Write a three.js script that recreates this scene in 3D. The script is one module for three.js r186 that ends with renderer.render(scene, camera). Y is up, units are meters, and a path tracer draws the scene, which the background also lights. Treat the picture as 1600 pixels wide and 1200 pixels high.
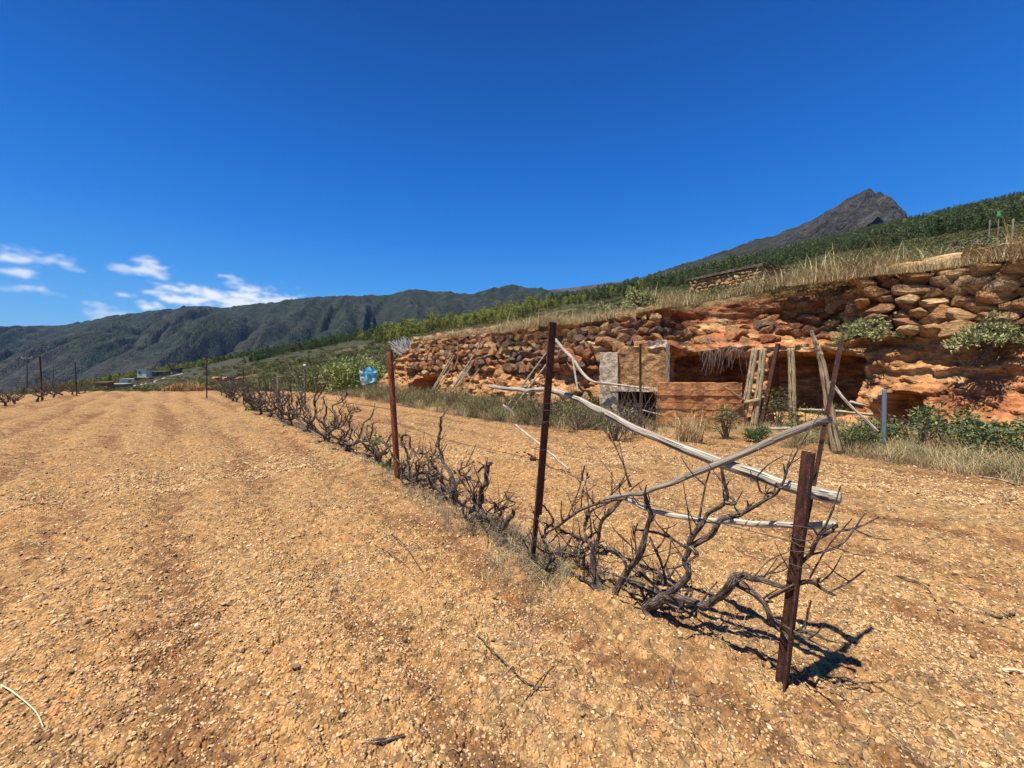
import * as THREE from 'three';
import { mergeGeometries, mergeVertices, toCreasedNormals } from 'three/addons/utils/BufferGeometryUtils.js';

// ------------------------------------------------------------------ camera, sky, sun, exposure
const scene = new THREE.Scene();
const FOCAL = 632, CX = 800, CY = 600, EYE = 1.6, PITCH = Math.atan(25 / FOCAL);
const camera = new THREE.PerspectiveCamera(2 * Math.atan(CY / FOCAL) * 180 / Math.PI, 4 / 3, 0.05, 20000);
camera.position.set(0, EYE, 0);
camera.rotation.x = -PITCH;
scene.add(camera);

const renderer = new THREE.WebGLRenderer({ antialias: true });
renderer.toneMapping = THREE.LinearToneMapping;
renderer.toneMappingExposure = 1.35;
renderer.shadowMap.enabled = true;

const SUN = new THREE.Vector3(-0.29, 1, 0.18).normalize();
const sun = new THREE.DirectionalLight(new THREE.Color(1, 0.94, 0.84), 5.0);
sun.position.copy(SUN).multiplyScalar(60);
sun.castShadow = true;
sun.shadow.mapSize.set(4096, 4096);
Object.assign(sun.shadow.camera, { left: -35, right: 35, top: 35, bottom: -35, near: 1, far: 160 });
scene.add(sun); scene.add(sun.target);

// ------------------------------------------------------------------ random numbers and noise
function rngOf(seed) { let a = seed >>> 0; return () => { a = (a + 0x6D2B79F5) | 0; let t = Math.imul(a ^ (a >>> 15), 1 | a); t = (t + Math.imul(t ^ (t >>> 7), 61 | t)) ^ t; return ((t ^ (t >>> 14)) >>> 0) / 4294967296; }; }
const hash2 = (x, y, s = 0) => { let h = Math.imul(x, 374761393) + Math.imul(y, 668265263) + Math.imul(s, 2147483647 ^ 0x5bd1e995); h = Math.imul(h ^ (h >>> 13), 1274126177); return ((h ^ (h >>> 16)) >>> 0) / 4294967296; };
const sm = t => t * t * (3 - 2 * t);
const lerp = (a, b, t) => a + (b - a) * t;
const clamp = (x, a = 0, b = 1) => Math.min(b, Math.max(a, x));
const sstep = (a, b, x) => sm(clamp((x - a) / (b - a)));
function noise2(x, y, s = 0, per = 0) {
  let xi = Math.floor(x), yi = Math.floor(y); const u = sm(x - xi), v = sm(y - yi);
  let x1 = xi + 1, y1 = yi + 1;
  if (per) { xi = ((xi % per) + per) % per; yi = ((yi % per) + per) % per; x1 = ((x1 % per) + per) % per; y1 = ((y1 % per) + per) % per; }
  return lerp(lerp(hash2(xi, yi, s), hash2(x1, yi, s), u), lerp(hash2(xi, y1, s), hash2(x1, y1, s), u), v) * 2 - 1;
}
function fbm(x, y, oct = 4, s = 0, per = 0) { let a = 0, w = 0.5; for (let i = 0; i < oct; i++) { a += w * noise2(x, y, s + i * 17, per); x *= 2; y *= 2; per *= 2; w *= 0.5; } return a; }
const ridged = (x, y, oct, s) => { let a = 0, w = 0.55; for (let i = 0; i < oct; i++) { a += w * (1 - Math.abs(noise2(x, y, s + i * 31))); x *= 2.03; y *= 2.03; w *= 0.5; } return a; };
function noise3(x, y, z, s = 0) { const zi = Math.floor(z), w = sm(z - zi); return lerp(noise2(x, y, s + zi * 57), noise2(x, y, s + (zi + 1) * 57), w); }

// ------------------------------------------------------------------ the sky: air and a few low clouds
{
  const W = 2048, H = 1024, d = new Float32Array(W * H * 4);
  const tab = [[-90, .17, .34, .50], [-1, .22, .40, .60], [1.5, .21, .41, .63], [6, .105, .325, .645], [11, .045, .235, .625], [17, .018, .163, .55], [24, .0105, .117, .455], [32, .0075, .083, .355], [40, .006, .061, .27], [60, .0045, .045, .21], [90, .004, .039, .18]];
  // low clouds: compass bearing from the view axis (deg, right positive), elevation, half width, half height, strength
  const clouds = [[-34, 7.7, 3.6, 1.5, 1.0], [-37.8, 7.1, 3.6, 1.5, 1.0], [-30.5, 8.1, 2.4, 1.1, .8], [-44.3, 5.6, 2.5, .6, .5], [-50.5, 9.9, 2.3, .55, .95], [-53.5, 10.0, 1.6, .5, .9], [-50.2, 8.5, .9, .36, .8], [-49.8, 7.0, 1.4, .32, .8], [-41.7, 10.4, 1.1, .7, .85], [-43.6, 10.1, .8, .4, .6], [-40.7, 9.7, .7, .4, .7], [-46.8, 9.3, .7, .25, .3], [-36.5, 6.2, 4.5, .9, .8]];
  const r = rngOf(5);
  for (let i = 0; i < 26; i++) { const b = 75 + r() * 215; clouds.push([b > 180 ? b - 360 : b, 5 + r() * 8, 1 + r() * 4, .3 + r() * .9, .4 + r() * .5]); }
  for (let j = 0; j < H; j++) {
    const el = 90 - (j + .5) / H * 180;   // row 0 is written as the zenith, then flipped below
    let k = 0; while (k < tab.length - 2 && el > tab[k + 1][0]) k++;
    const t = clamp((el - tab[k][0]) / (tab[k + 1][0] - tab[k][0]));
    const base = [1, 2, 3].map(c => lerp(tab[k][c], tab[k + 1][c], t));
    for (let i = 0; i < W; i++) {
      // three.js equirect: u = atan2(z, x) / 2pi + .5 ; bearing b measured from -z towards +x
      const th = ((i + .5) / W - .5) * 2 * Math.PI, x = Math.cos(th), z = Math.sin(th);
      const b = Math.atan2(x, -z) * 180 / Math.PI;
      let c = 0;
      if (el > 2 && el < 16) for (const [cb, ce, hw, hh, st] of clouds) {
        const q = Math.hypot((b - cb) / hw, (el - ce) / hh);
        if (q > 2.2) continue;
        const n = fbm(b * .55 + 40, el * 1.9, 5, 9) * 1.5 + fbm(b * 1.9, el * 4.5, 4, 3) * .6;
        c = Math.max(c, st * sstep(-.1, .85, 1 - q * .72 + n * .75 - .1));
      }
      const o = ((H - 1 - j) * W + i) * 4;
      const col = [.72, .74, .77];
      for (let m = 0; m < 3; m++) d[o + m] = lerp(base[m], col[m], c * .9);
      d[o + 3] = 1;
    }
  }
  const sky = new THREE.DataTexture(d, W, H, THREE.RGBAFormat, THREE.FloatType);
  sky.mapping = THREE.EquirectangularReflectionMapping; sky.magFilter = THREE.LinearFilter; sky.minFilter = THREE.LinearFilter; sky.needsUpdate = true;
  scene.background = sky; scene.environment = sky;
}
scene.fog = new THREE.FogExp2(new THREE.Color(0.30, 0.58, 1.0), 0.000015);

// ------------------------------------------------------------------ survey helpers: sight lines taken off the photograph, turned into places on the ground
const V3 = (x, y, z) => new THREE.Vector3(x, y, z);
const P = (x, f, y = 0) => V3(x, y, -f);                         // x right, f metres ahead, y up
function sight(px, py) { return V3((px - CX) / FOCAL, (CY - py) / FOCAL, -1).applyAxisAngle(V3(1, 0, 0), -PITCH); }
function onGround(px, py, h = 0) { const d = sight(px, py), t = (h - EYE) / d.y; return V3(d.x * t, h, d.z * t); }
function atF(px, py, f) { const d = sight(px, py), t = f / -d.z; return V3(d.x * t, EYE + d.y * t, -f); }

// ------------------------------------------------------------------ scene bookkeeping
const used = new Map();
function numbered(n) { const k = used.get(n) || 0; used.set(n, k + 1); return k ? n + '_' + String(k).padStart(3, '0') : n; }
function shade(o) { o.traverse(c => { if (c.isMesh) { c.castShadow = true; c.receiveShadow = true; } }); return o; }
function tag(o, label, category, group, kind) { o.userData.label = label; o.userData.category = category; if (group) o.userData.group = group; if (kind) o.userData.kind = kind; return o; }
function thing(name, label, category, pos, group) { const g = new THREE.Group(); g.name = numbered(name); if (pos) g.position.copy(pos); scene.add(g); return tag(g, label, category, group); }
function part(parent, name, geo, mat, inWorld = true) { const m = new THREE.Mesh(geo, mat); m.name = name; if (inWorld) { let p = parent; const off = V3(0, 0, 0); while (p && p !== scene) { off.add(p.position); p = p.parent; } geo.translate(-off.x, -off.y, -off.z); } m.castShadow = m.receiveShadow = true; parent.add(m); return m; }
function structure(name, geo, mat) { const m = new THREE.Mesh(geo, mat); m.name = numbered(name); m.castShadow = m.receiveShadow = true; m.userData.kind = 'structure'; scene.add(m); return m; }
function stuff(name, label, category, geo, mat, list, parent = scene) {   // list of {m: Matrix4, c: Color}
  const im = new THREE.InstancedMesh(geo, mat, list.length); im.name = numbered(name);
  list.forEach((e, i) => { im.setMatrixAt(i, e.m); if (e.c) im.setColorAt(i, e.c); });
  im.castShadow = im.receiveShadow = true; im.userData.kind = 'stuff'; if (parent === scene) tag(im, label, category, null, 'stuff'); parent.add(im); return im;
}
const ORD = ['first', 'second', 'third', 'fourth', 'fifth', 'sixth', 'seventh', 'eighth', 'ninth', 'tenth', 'eleventh', 'twelfth', 'thirteenth', 'fourteenth', 'fifteenth', 'sixteenth', 'seventeenth', 'eighteenth', 'nineteenth', 'twentieth'];

// ------------------------------------------------------------------ textures
function dataTex(n, fn, srgb, repeat = 1) {
  const a = new Uint8Array(n * n * 4);
  for (let j = 0; j < n; j++) for (let i = 0; i < n; i++) { const c = fn(i / n, j / n), o = (j * n + i) * 4; for (let m = 0; m < 3; m++) a[o + m] = 255 * clamp(Array.isArray(c) ? c[m] : c); a[o + 3] = 255; }
  const t = new THREE.DataTexture(a, n, n); t.wrapS = t.wrapT = THREE.RepeatWrapping; t.magFilter = THREE.LinearFilter; t.minFilter = THREE.LinearMipmapLinearFilter; t.generateMipmaps = true; t.repeat.set(repeat, repeat);
  if (srgb) t.colorSpace = THREE.SRGBColorSpace; t.needsUpdate = true; return t;
}
function cellTex(per, s) {   // tileable crumbs: nearest cell distance and its tone
  return (u, v) => { const x = u * per, y = v * per, xi = Math.floor(x), yi = Math.floor(y); let b = 9, id = 0; for (let j = -1; j < 2; j++) for (let i = -1; i < 2; i++) { const cx = (xi + i + per) % per, cy = (yi + j + per) % per; const dx = xi + i + hash2(cx, cy, s) - x, dy = yi + j + hash2(cx, cy, s + 1) - y, q = dx * dx + dy * dy; if (q < b) { b = q; id = hash2(cx, cy, s + 2); } } return [Math.sqrt(b), id]; };
}
const crumbA = cellTex(110, 11), crumbB = cellTex(47, 23);
const soilTex = dataTex(1024, (u, v) => { const [d, id] = crumbA(u, v), [d2, id2] = crumbB(u, v); const n = fbm(u * 40, v * 40, 4, 4, 40) * .22, k = .80 + n + (id - .5) * .26 + (id2 - .5) * .16; const r = fbm(u * 24, v * 24, 3, 8, 24) * .05; return [k * (.97), k * (.83 - r), k * (.66 - r * 1.6)]; }, true);
const soilBump = dataTex(1024, (u, v) => { const [d, id] = crumbA(u, v), [d2, id2] = crumbB(u, v); return .45 + (.5 - d) * .35 * (.4 + id) + (.5 - d2) * .55 * (id2 > .35 ? id2 : .15) + fbm(u * 16, v * 16, 4, 2, 16) * .3; });
const rockTex = dataTex(512, (u, v) => { const k = .9 + fbm(u * 8, v * 16, 6, 31, 8) * .36 + fbm(u * 32, v * 32, 3, 5, 32) * .2; return [k, k * .97, k * .92]; }, true);
const rockBump = dataTex(512, (u, v) => .5 + fbm(u * 6, v * 18, 6, 41, 6) * .55 + fbm(u * 40, v * 40, 3, 14, 40) * .3);
const pitBump = dataTex(512, (u, v) => .5 + fbm(u * 10, v * 10, 5, 71, 10) * .6 + fbm(u * 48, v * 48, 3, 84, 48) * .35);
const woodTex = dataTex(512, (u, v) => { const k = .8 + fbm(u * 40, v * 2, 4, 3, 0) * .35 + noise2(u * 90, v * 5, 8) * .16; const cr = noise2(u * 26, v * 1.7, 19) > .62 ? .42 : 1; return [k * cr, k * cr * .97, k * cr * .93]; }, true);
const woodBump = dataTex(512, (u, v) => .5 + fbm(u * 40, v * 2, 4, 3) * .5 - (noise2(u * 26, v * 1.7, 19) > .62 ? .4 : 0));
const barkTex = dataTex(256, (u, v) => { const k = .62 + fbm(u * 24, v * 5, 4, 53) * .6 + noise2(u * 60, v * 10, 6) * .25; return [k, k * .95, k * .9]; }, true);
const barkBump = dataTex(256, (u, v) => .5 + fbm(u * 24, v * 5, 5, 53) * .7);
const rustTex = dataTex(512, (u, v) => { const n = fbm(u * 22, v * 7, 6, 61, 0), q = fbm(u * 60, v * 60, 3, 66, 60); const k = .72 + n * .4 + q * .4; const o = sstep(.1, .6, n + q * .9); return [k * lerp(.9, 1.12, o), k * lerp(.82, .84, o), k * lerp(.8, .7, o)]; }, true);
const metre = (t, per) => { const c = t.clone(); c.repeat.set(1 / per, 1 / per); c.needsUpdate = true; return c; };
const std = o => new THREE.MeshStandardMaterial({ roughness: 1, metalness: 0, side: THREE.DoubleSide, ...o });
const rgb = (r, g, b) => new THREE.Color().setRGB(r, g, b);
const M = {
  soil: std({ vertexColors: true, map: metre(soilTex, 1.7), bumpMap: metre(soilBump, 1.7), bumpScale: .05 }),
  hill: std({ vertexColors: true, map: metre(rockTex, 9), bumpMap: metre(pitBump, 5), bumpScale: .25 }),
  far: std({ vertexColors: true, map: metre(rockTex, 420), bumpMap: metre(pitBump, 260), bumpScale: 26 }),
  bank: std({ vertexColors: true, map: metre(rockTex, 1.3), bumpMap: metre(rockBump, 1.1), bumpScale: .05 }),
  pebble: std({ color: 0xffffff }),
  rust: std({ color: rgb(.14, .062, .036), map: metre(rustTex, .3), bumpMap: metre(pitBump, .2), bumpScale: .002, roughness: .8 }),
  rustLight: std({ color: rgb(.56, .22, .085), map: metre(rustTex, .5), bumpMap: metre(pitBump, .2), bumpScale: .002, roughness: .85 }),
  grey: std({ color: rgb(.74, .67, .56), map: metre(woodTex, .35), bumpMap: metre(woodBump, .35), bumpScale: .006 }),
  greyDull: std({ color: rgb(.44, .38, .30), map: metre(woodTex, .35), bumpMap: metre(woodBump, .35), bumpScale: .006 }),
  timber: std({ color: rgb(.80, .65, .40), map: metre(woodTex, .5), bumpMap: metre(pitBump, .25), bumpScale: .012 }),
  cane: std({ color: rgb(.62, .52, .36), map: metre(woodTex, .3) }),
  bark: std({ color: rgb(.37, .305, .25), map: metre(barkTex, .12), bumpMap: metre(barkBump, .12), bumpScale: .012 }),
  twig: std({ color: rgb(.17, .125, .10) }),
  wire: std({ color: rgb(.10, .085, .075), roughness: .7, metalness: .3 }),
  concrete: std({ color: rgb(.80, .67, .50), map: metre(rockTex, .9), bumpMap: metre(pitBump, .5), bumpScale: .012 }),
  plaster: std({ color: rgb(.66, .39, .18), map: metre(rockTex, 1.1), bumpMap: metre(pitBump, .6), bumpScale: .05 }),
  block: std({ color: rgb(.76, .36, .15), map: metre(rockTex, 2.3), bumpMap: metre(pitBump, .9), bumpScale: .014 }),
  leaf: std({ vertexColors: true, roughness: .92 }),
  grass: std({ vertexColors: true, roughness: .9 }),
};

// ------------------------------------------------------------------ shapes
function geo(pos, idx, uv, col) { const g = new THREE.BufferGeometry(); g.setAttribute('position', new THREE.Float32BufferAttribute(pos, 3)); if (uv) g.setAttribute('uv', new THREE.Float32BufferAttribute(uv, 2)); if (col) g.setAttribute('color', new THREE.Float32BufferAttribute(col, 3)); g.setIndex(idx); g.computeVertexNormals(); return g; }
function grid(nu, nv, fn, wrap) {   // fn(i, j) -> {p, uv, c}
  const pos = new Float32Array((nu + 1) * (nv + 1) * 3), uv = new Float32Array((nu + 1) * (nv + 1) * 2), col = new Float32Array((nu + 1) * (nv + 1) * 3), idx = [];
  for (let j = 0, k = 0; j <= nv; j++) for (let i = 0; i <= nu; i++, k++) { const q = fn(i, j); pos.set(q.p, k * 3); uv.set(q.uv, k * 2); col.set(q.c, k * 3); }
  for (let j = 0; j < nv; j++) for (let i = 0; i < nu; i++) { const a = j * (nu + 1) + i, b = a + 1, c = a + nu + 1, d = c + 1; idx.push(a, b, c, b, d, c); }
  const g = new THREE.BufferGeometry(); g.setAttribute('position', new THREE.BufferAttribute(pos, 3)); g.setAttribute('uv', new THREE.BufferAttribute(uv, 2)); g.setAttribute('color', new THREE.BufferAttribute(col, 3)); g.setIndex(idx); g.computeVertexNormals(); return g;
}
// a round limb along points, tapering, knobbly
function limb(points, r0, r1, o = {}) {
  const { sides = 7, step = .03, knob = .12, seed = 1, wander = 0, flat = 1, caps = true } = o;
  const cv = points.length > 2 ? new THREE.CatmullRomCurve3(points, false, 'centripetal') : new THREE.LineCurve3(points[0], points[1]);
  const L = cv.getLength(), n = Math.max(2, Math.min(160, Math.round(L / step)));
  const pos = [], uv = [], idx = []; let nrm = V3(0, 0, 0), prev = null;
  for (let i = 0; i <= n; i++) {
    const t = i / n, p = cv.getPoint(t), tg = cv.getTangent(t).normalize();
    if (wander) p.add(V3(noise2(t * L * 9, seed, 1), noise2(t * L * 9, seed, 2), noise2(t * L * 9, seed, 3)).multiplyScalar(wander * Math.min(1, t * 4)));
    if (!prev) { nrm.set(0, 1, 0); if (Math.abs(tg.y) > .9) nrm.set(1, 0, 0); nrm.addScaledVector(tg, -nrm.dot(tg)).normalize(); }
    else { nrm.addScaledVector(tg, -nrm.dot(tg)).normalize(); }
    prev = tg; const bn = tg.clone().cross(nrm);
    const R = lerp(r0, r1, t);
    for (let k = 0; k <= sides; k++) {
      const a = (k % sides) / sides * Math.PI * 2, rr = R * (1 + knob * (noise2(Math.cos(a) * 1.4 + seed * 3.1, t * L * 14 + Math.sin(a) * 1.4, seed) + .8 * noise2(seed, t * L * 7, 5)));
      const q = p.clone().addScaledVector(nrm, Math.cos(a) * rr * flat).addScaledVector(bn, Math.sin(a) * rr);
      pos.push(q.x, q.y, q.z); uv.push(k / sides * 2 * Math.PI * r0, t * L);
    }
  }
  for (let i = 0; i < n; i++) for (let k = 0; k < sides; k++) { const a = i * (sides + 1) + k, b = a + 1, c = a + sides + 1, d = c + 1; idx.push(a, b, c, b, d, c); }
  if (caps) for (const e of [0, n]) { const c = pos.length / 3, b = e * (sides + 1); let x = 0, y = 0, z = 0; for (let k = 0; k < sides; k++) { x += pos[(b + k) * 3]; y += pos[(b + k) * 3 + 1]; z += pos[(b + k) * 3 + 2]; } pos.push(x / sides, y / sides, z / sides); uv.push(0, 0); for (let k = 0; k < sides; k++) e ? idx.push(c, b + k, b + k + 1) : idx.push(c, b + k + 1, b + k); }
  return geo(pos, idx, uv);
}
const merge = list => mergeGeometries(list.map(g => { const c = g.index ? g.toNonIndexed() : g; return c; }));
function mergeI(list) { return mergeGeometries(list); }
// a block with slightly uneven faces and chamfered look (box subdivided, noise)
function roughBox(w, h, d, seed, amp = .01, seg = .12) {
  const g0 = new THREE.BoxGeometry(w, h, d, Math.max(1, Math.round(w / seg)), Math.max(1, Math.round(h / seg)), Math.max(1, Math.round(d / seg)));
  const p = g0.attributes.position, uv = g0.attributes.uv, nm = g0.attributes.normal;
  for (let i = 0; i < p.count; i++) {
    const x = p.getX(i), y = p.getY(i), z = p.getZ(i), X = x * 7 + seed * 13, Y = y * 7, Z = z * 7;
    if (Math.abs(nm.getY(i)) > .5) uv.setXY(i, x, z); else if (Math.abs(nm.getX(i)) > .5) uv.setXY(i, z, y); else uv.setXY(i, x, y);
    p.setXYZ(i, x + amp * noise3(X, Y, Z, 1), y + amp * noise3(X, Y, Z, 2), z + amp * noise3(X, Y, Z, 3));
  }
  g0.computeVertexNormals(); return g0;
}
function angleIron(a, b, leg, th, turn = 0) {   // an L section from a to b
  const s = new THREE.Shape(); s.moveTo(0, 0); s.lineTo(leg, 0); s.lineTo(leg, th); s.lineTo(th, th); s.lineTo(th, leg); s.lineTo(0, leg); s.closePath();
  const L = a.distanceTo(b), g = new THREE.ExtrudeGeometry(s, { depth: L, bevelEnabled: true, bevelSize: th * .15, bevelThickness: th * .15, bevelSegments: 1, steps: Math.ceil(L / .1) });
  g.translate(-leg * .4, -leg * .4, 0); g.rotateZ(turn);
  const q = new THREE.Quaternion().setFromUnitVectors(V3(0, 0, 1), b.clone().sub(a).normalize()); g.applyQuaternion(q); g.translate(a.x, a.y, a.z); return g;
}
function stoneGeo(seed, detail = 2) {
  const r = rngOf(seed * 7919 + 3); let g = new THREE.IcosahedronGeometry(1, detail); g.deleteAttribute('uv'); g.deleteAttribute('normal'); g = mergeVertices(g, 1e-4);
  const planes = []; for (let k = 0; k < 13; k++) { const n = V3(r() * 2 - 1, r() * 2 - 1, r() * 2 - 1).normalize(); planes.push([n, .45 + r() * .3]); }
  const p = g.attributes.position, v = V3();
  for (let i = 0; i < p.count; i++) {
    v.fromBufferAttribute(p, i); const m = Math.max(Math.abs(v.x), Math.abs(v.y), Math.abs(v.z)); v.multiplyScalar(lerp(1, .8 / m, .55));
    for (const [n, o] of planes) { const d = v.dot(n); if (d > o) v.addScaledVector(n, -(d - o) * .92); }
    v.multiplyScalar(1.22); const q = 1 + .09 * noise3(v.x * 2.3 + seed, v.y * 2.3, v.z * 2.3, seed) + .06 * noise3(v.x * 6, v.y * 6 + seed, v.z * 6, seed + 9); v.multiplyScalar(q); p.setXYZ(i, v.x, v.y, v.z);
  }
  const u = new Float32Array(p.count * 2); for (let i = 0; i < p.count; i++) { u[i * 2] = p.getX(i) * .5 + p.getZ(i) * .35 + seed * .37; u[i * 2 + 1] = p.getY(i) * .5 + p.getZ(i) * .2; }
  g.setAttribute('uv', new THREE.BufferAttribute(u, 2)); g.computeVertexNormals(); return toCreasedNormals(g, .5);
}
// leafy mass: diamond leaves gathered in clumps; colours per leaf
function leafMass(r, n, clumps, leaf, cols, o = {}) {   // clumps [x,y,z,radius]
  const pos = [], idx = [], col = []; const { squash = .8, rosette = false, slim = .45 } = o;
  for (let i = 0; i < n; i++) {
    const c = clumps[Math.floor(r() * clumps.length)], d = V3(r() * 2 - 1, r() * 2 - 1, r() * 2 - 1).normalize(), rad = c[3] * Math.pow(r(), rosette ? .35 : .5);
    const p = V3(c[0] + d.x * rad, c[1] + d.y * rad * squash, c[2] + d.z * rad);
    const dir = rosette ? d.clone().add(V3(0, .5, 0)).normalize() : V3(r() * 2 - 1, r() * 1.2 - .35, r() * 2 - 1).add(d.multiplyScalar(.6)).normalize();
    const side = V3(r() * 2 - 1, r() * .6 - .3, r() * 2 - 1).cross(dir).normalize(), s = leaf * (.6 + r() * .8), k = pos.length / 3;
    const up = dir.clone().cross(side).multiplyScalar(s * .12);
    const a = p.clone(), b = p.clone().addScaledVector(dir, s * .5).addScaledVector(side, s * slim * .5).add(up), e = p.clone().addScaledVector(dir, s), f = p.clone().addScaledVector(dir, s * .5).addScaledVector(side, -s * slim * .5).add(up);
    for (const q of [a, b, e, f]) pos.push(q.x, q.y, q.z); idx.push(k, k + 1, k + 2, k, k + 2, k + 3);
    const cc = cols[Math.floor(r() * cols.length)], v = .75 + r() * .5; for (let m = 0; m < 4; m++) col.push(cc[0] * v, cc[1] * v, cc[2] * v);
  }
  return geo(pos, idx, null, col);
}
function tuftGeo(seed, blades, h, spread, lean, width, cols) {
  const r = rngOf(seed), pos = [], idx = [], col = [];
  for (let b = 0; b < blades; b++) {
    const a = r() * 6.283, q = spread * Math.sqrt(r()), H = h * (.45 + r() * .75), l = lean * (.2 + r()), la = r() * 6.283, w = width * (.6 + r() * .8), sx = Math.cos(la + 1.57) * w, sz = Math.sin(la + 1.57) * w;
    const c = cols[Math.floor(r() * cols.length)], v = .7 + r() * .6, k = pos.length / 3;
    for (let i = 0; i <= 3; i++) { const t = i / 3, ww = 1 - t * .92, dx = Math.cos(la) * l * H * t * t, dz = Math.sin(la) * l * H * t * t, y = H * (t - .25 * l * t * t); const x = Math.cos(a) * q + dx, z = Math.sin(a) * q + dz; pos.push(x - sx * ww, y, z - sz * ww, x + sx * ww, y, z + sz * ww); for (let m = 0; m < 2; m++) col.push(c[0] * v, c[1] * v, c[2] * v); }
    for (let i = 0; i < 3; i++) { const e = k + i * 2; idx.push(e, e + 1, e + 2, e + 1, e + 3, e + 2); }
  }
  return geo(pos, idx, null, col);
}
const TMPQ = new THREE.Quaternion(), EUL = new THREE.Euler();
function mat4(p, sx, sy, sz, rx, ry, rz) { return new THREE.Matrix4().compose(p, TMPQ.setFromEuler(EUL.set(rx || 0, ry || 0, rz || 0)), V3(sx, sy, sz)); }

// ------------------------------------------------------------------ the lie of the land
const natural = (x, f) => (x < -22 ? .175 : .19) * (x + 22) + .156 * (f - 40) + .035 * Math.max(0, x - 90);
const wallCurve = new THREE.CatmullRomCurve3([[-15.5, 33], [-10.5, 27.2], [-7.2, 23.5], [-2.0, 17.2], [2.2, 12.3], [4.6, 11.75], [6.9, 11.4], [8.35, 10.1], [9.2, 8.2], [10.2, 6.2], [12, 3], [15, -3]].map(([x, f]) => V3(x, 0, f)), false, 'centripetal');
const WL = wallCurve.getLength(), NW = 700, wallS = wallCurve.getSpacedPoints(NW).map((p, i) => ({ x: p.x, f: p.z, s: i / NW * WL }));
wallS.forEach((w, i) => { const a = wallS[Math.max(0, i - 4)], b = wallS[Math.min(NW, i + 4)], tx = b.x - a.x, tf = b.f - a.f, l = Math.hypot(tx, tf); w.tx = tx / l; w.tf = tf / l; w.nx = tf / l; w.nf = -tx / l; });   // n points to the field
function wallAt(s) { const q = clamp(s / WL * NW, 0, NW - 1e-6), i = Math.floor(q), t = q - i, a = wallS[i], b = wallS[i + 1]; return { x: lerp(a.x, b.x, t), f: lerp(a.f, b.f, t), nx: lerp(a.nx, b.nx, t), nf: lerp(a.nf, b.nf, t), tx: a.tx, tf: a.tf }; }
function wallNear(x, f) { let bi = 0, bd = 1e18; for (let i = 0; i <= NW; i += 5) { const w = wallS[i], d = (w.x - x) ** 2 + (w.f - f) ** 2; if (d < bd) { bd = d; bi = i; } } const w = wallS[bi], d = -((x - w.x) * w.nx + (f - w.f) * w.nf), side = Math.sign(d) || 1; return { s: w.s, d: side * Math.sqrt(bd) }; }
const sAtPx = px => { const k = (px - CX) / FOCAL; let best = 0, e = 1e9; for (const w of wallS) { if (w.f < .5) continue; const q = Math.abs(w.x / w.f - k); if (q < e) { e = q; best = w.s; } } return best; };
const S0 = sAtPx(592), S1 = sAtPx(632);
const terrace = (x, f, d, s) => natural(x, f) + 2.75 * Math.exp(-Math.max(0, d) / 28) * sstep(S0 - 1, S1, s) + .12 * fbm(x * .5, f * .5, 3, 77);
const leftEdge = f => -19.6 - (f - 15.5) * .67;
function fieldOut(x, f) { return Math.max(0, f - 27.5, (leftEdge(f) - x) * .8 - 2.5); }
function hillH(x, f) {
  const { s, d } = wallNear(x, f); const far = Math.hypot(x, f);
  const rough = fbm(x * .06, f * .06, 4, 12) * clamp((far - 30) / 60) * 1.6 + fbm(x * .4, f * .4, 3, 15) * .18 * clamp((far - 26) / 6);
  const e = fieldOut(x, f), open = lerp(-.08, natural(x, f) + rough, sstep(0, 15, e));
  const up = terrace(x, f, d, s) + rough;
  if (s <= S0 - 1) return lerp(open, up, sstep(0, 12, d));
  return lerp(open, up, sstep(2.3, 3.0, d));
}
// the tilled field itself
const rowC = [[1.327, 2.0], [.14, 3.26], [-1.68, 5.95], [-19.9, 27]];
const across = (x, f) => (x - .9) * .755 + (f - 2.4) * .655;       // metres across the rows
function fieldH(x, f) {
  const a = across(x, f), wob = fbm(x * .35, f * .35, 3, 3) * .35;
  let y = .05 * Math.sin((a + wob) * 2 * Math.PI / .95) * (.5 + .7 * noise2(x * .6, f * .6, 8)) + .035 * fbm(x * .7, f * .7, 3, 21);
  y += .05 * Math.exp(-a * a / .12);                                 // soil heaped along the vines
  const n = ridged(x * 5.5, f * 5.5, 3, 40) - .55, big = Math.max(0, fbm(x * 3, f * 3, 2, 44));
  y += .06 * n * (.4 + 1.6 * big) + .032 * fbm(x * 16, f * 16, 3, 47) + .009 * noise2(x * 50, f * 50, 49);
  y -= sstep(0, 3, fieldOut(x, f)) * .35;
  return y;
}
const groundY = (x, f) => { if (fieldOut(x, f) > .5) return Math.max(hillH(x, f), fieldH(x, f)); return fieldH(x, f); };

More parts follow.
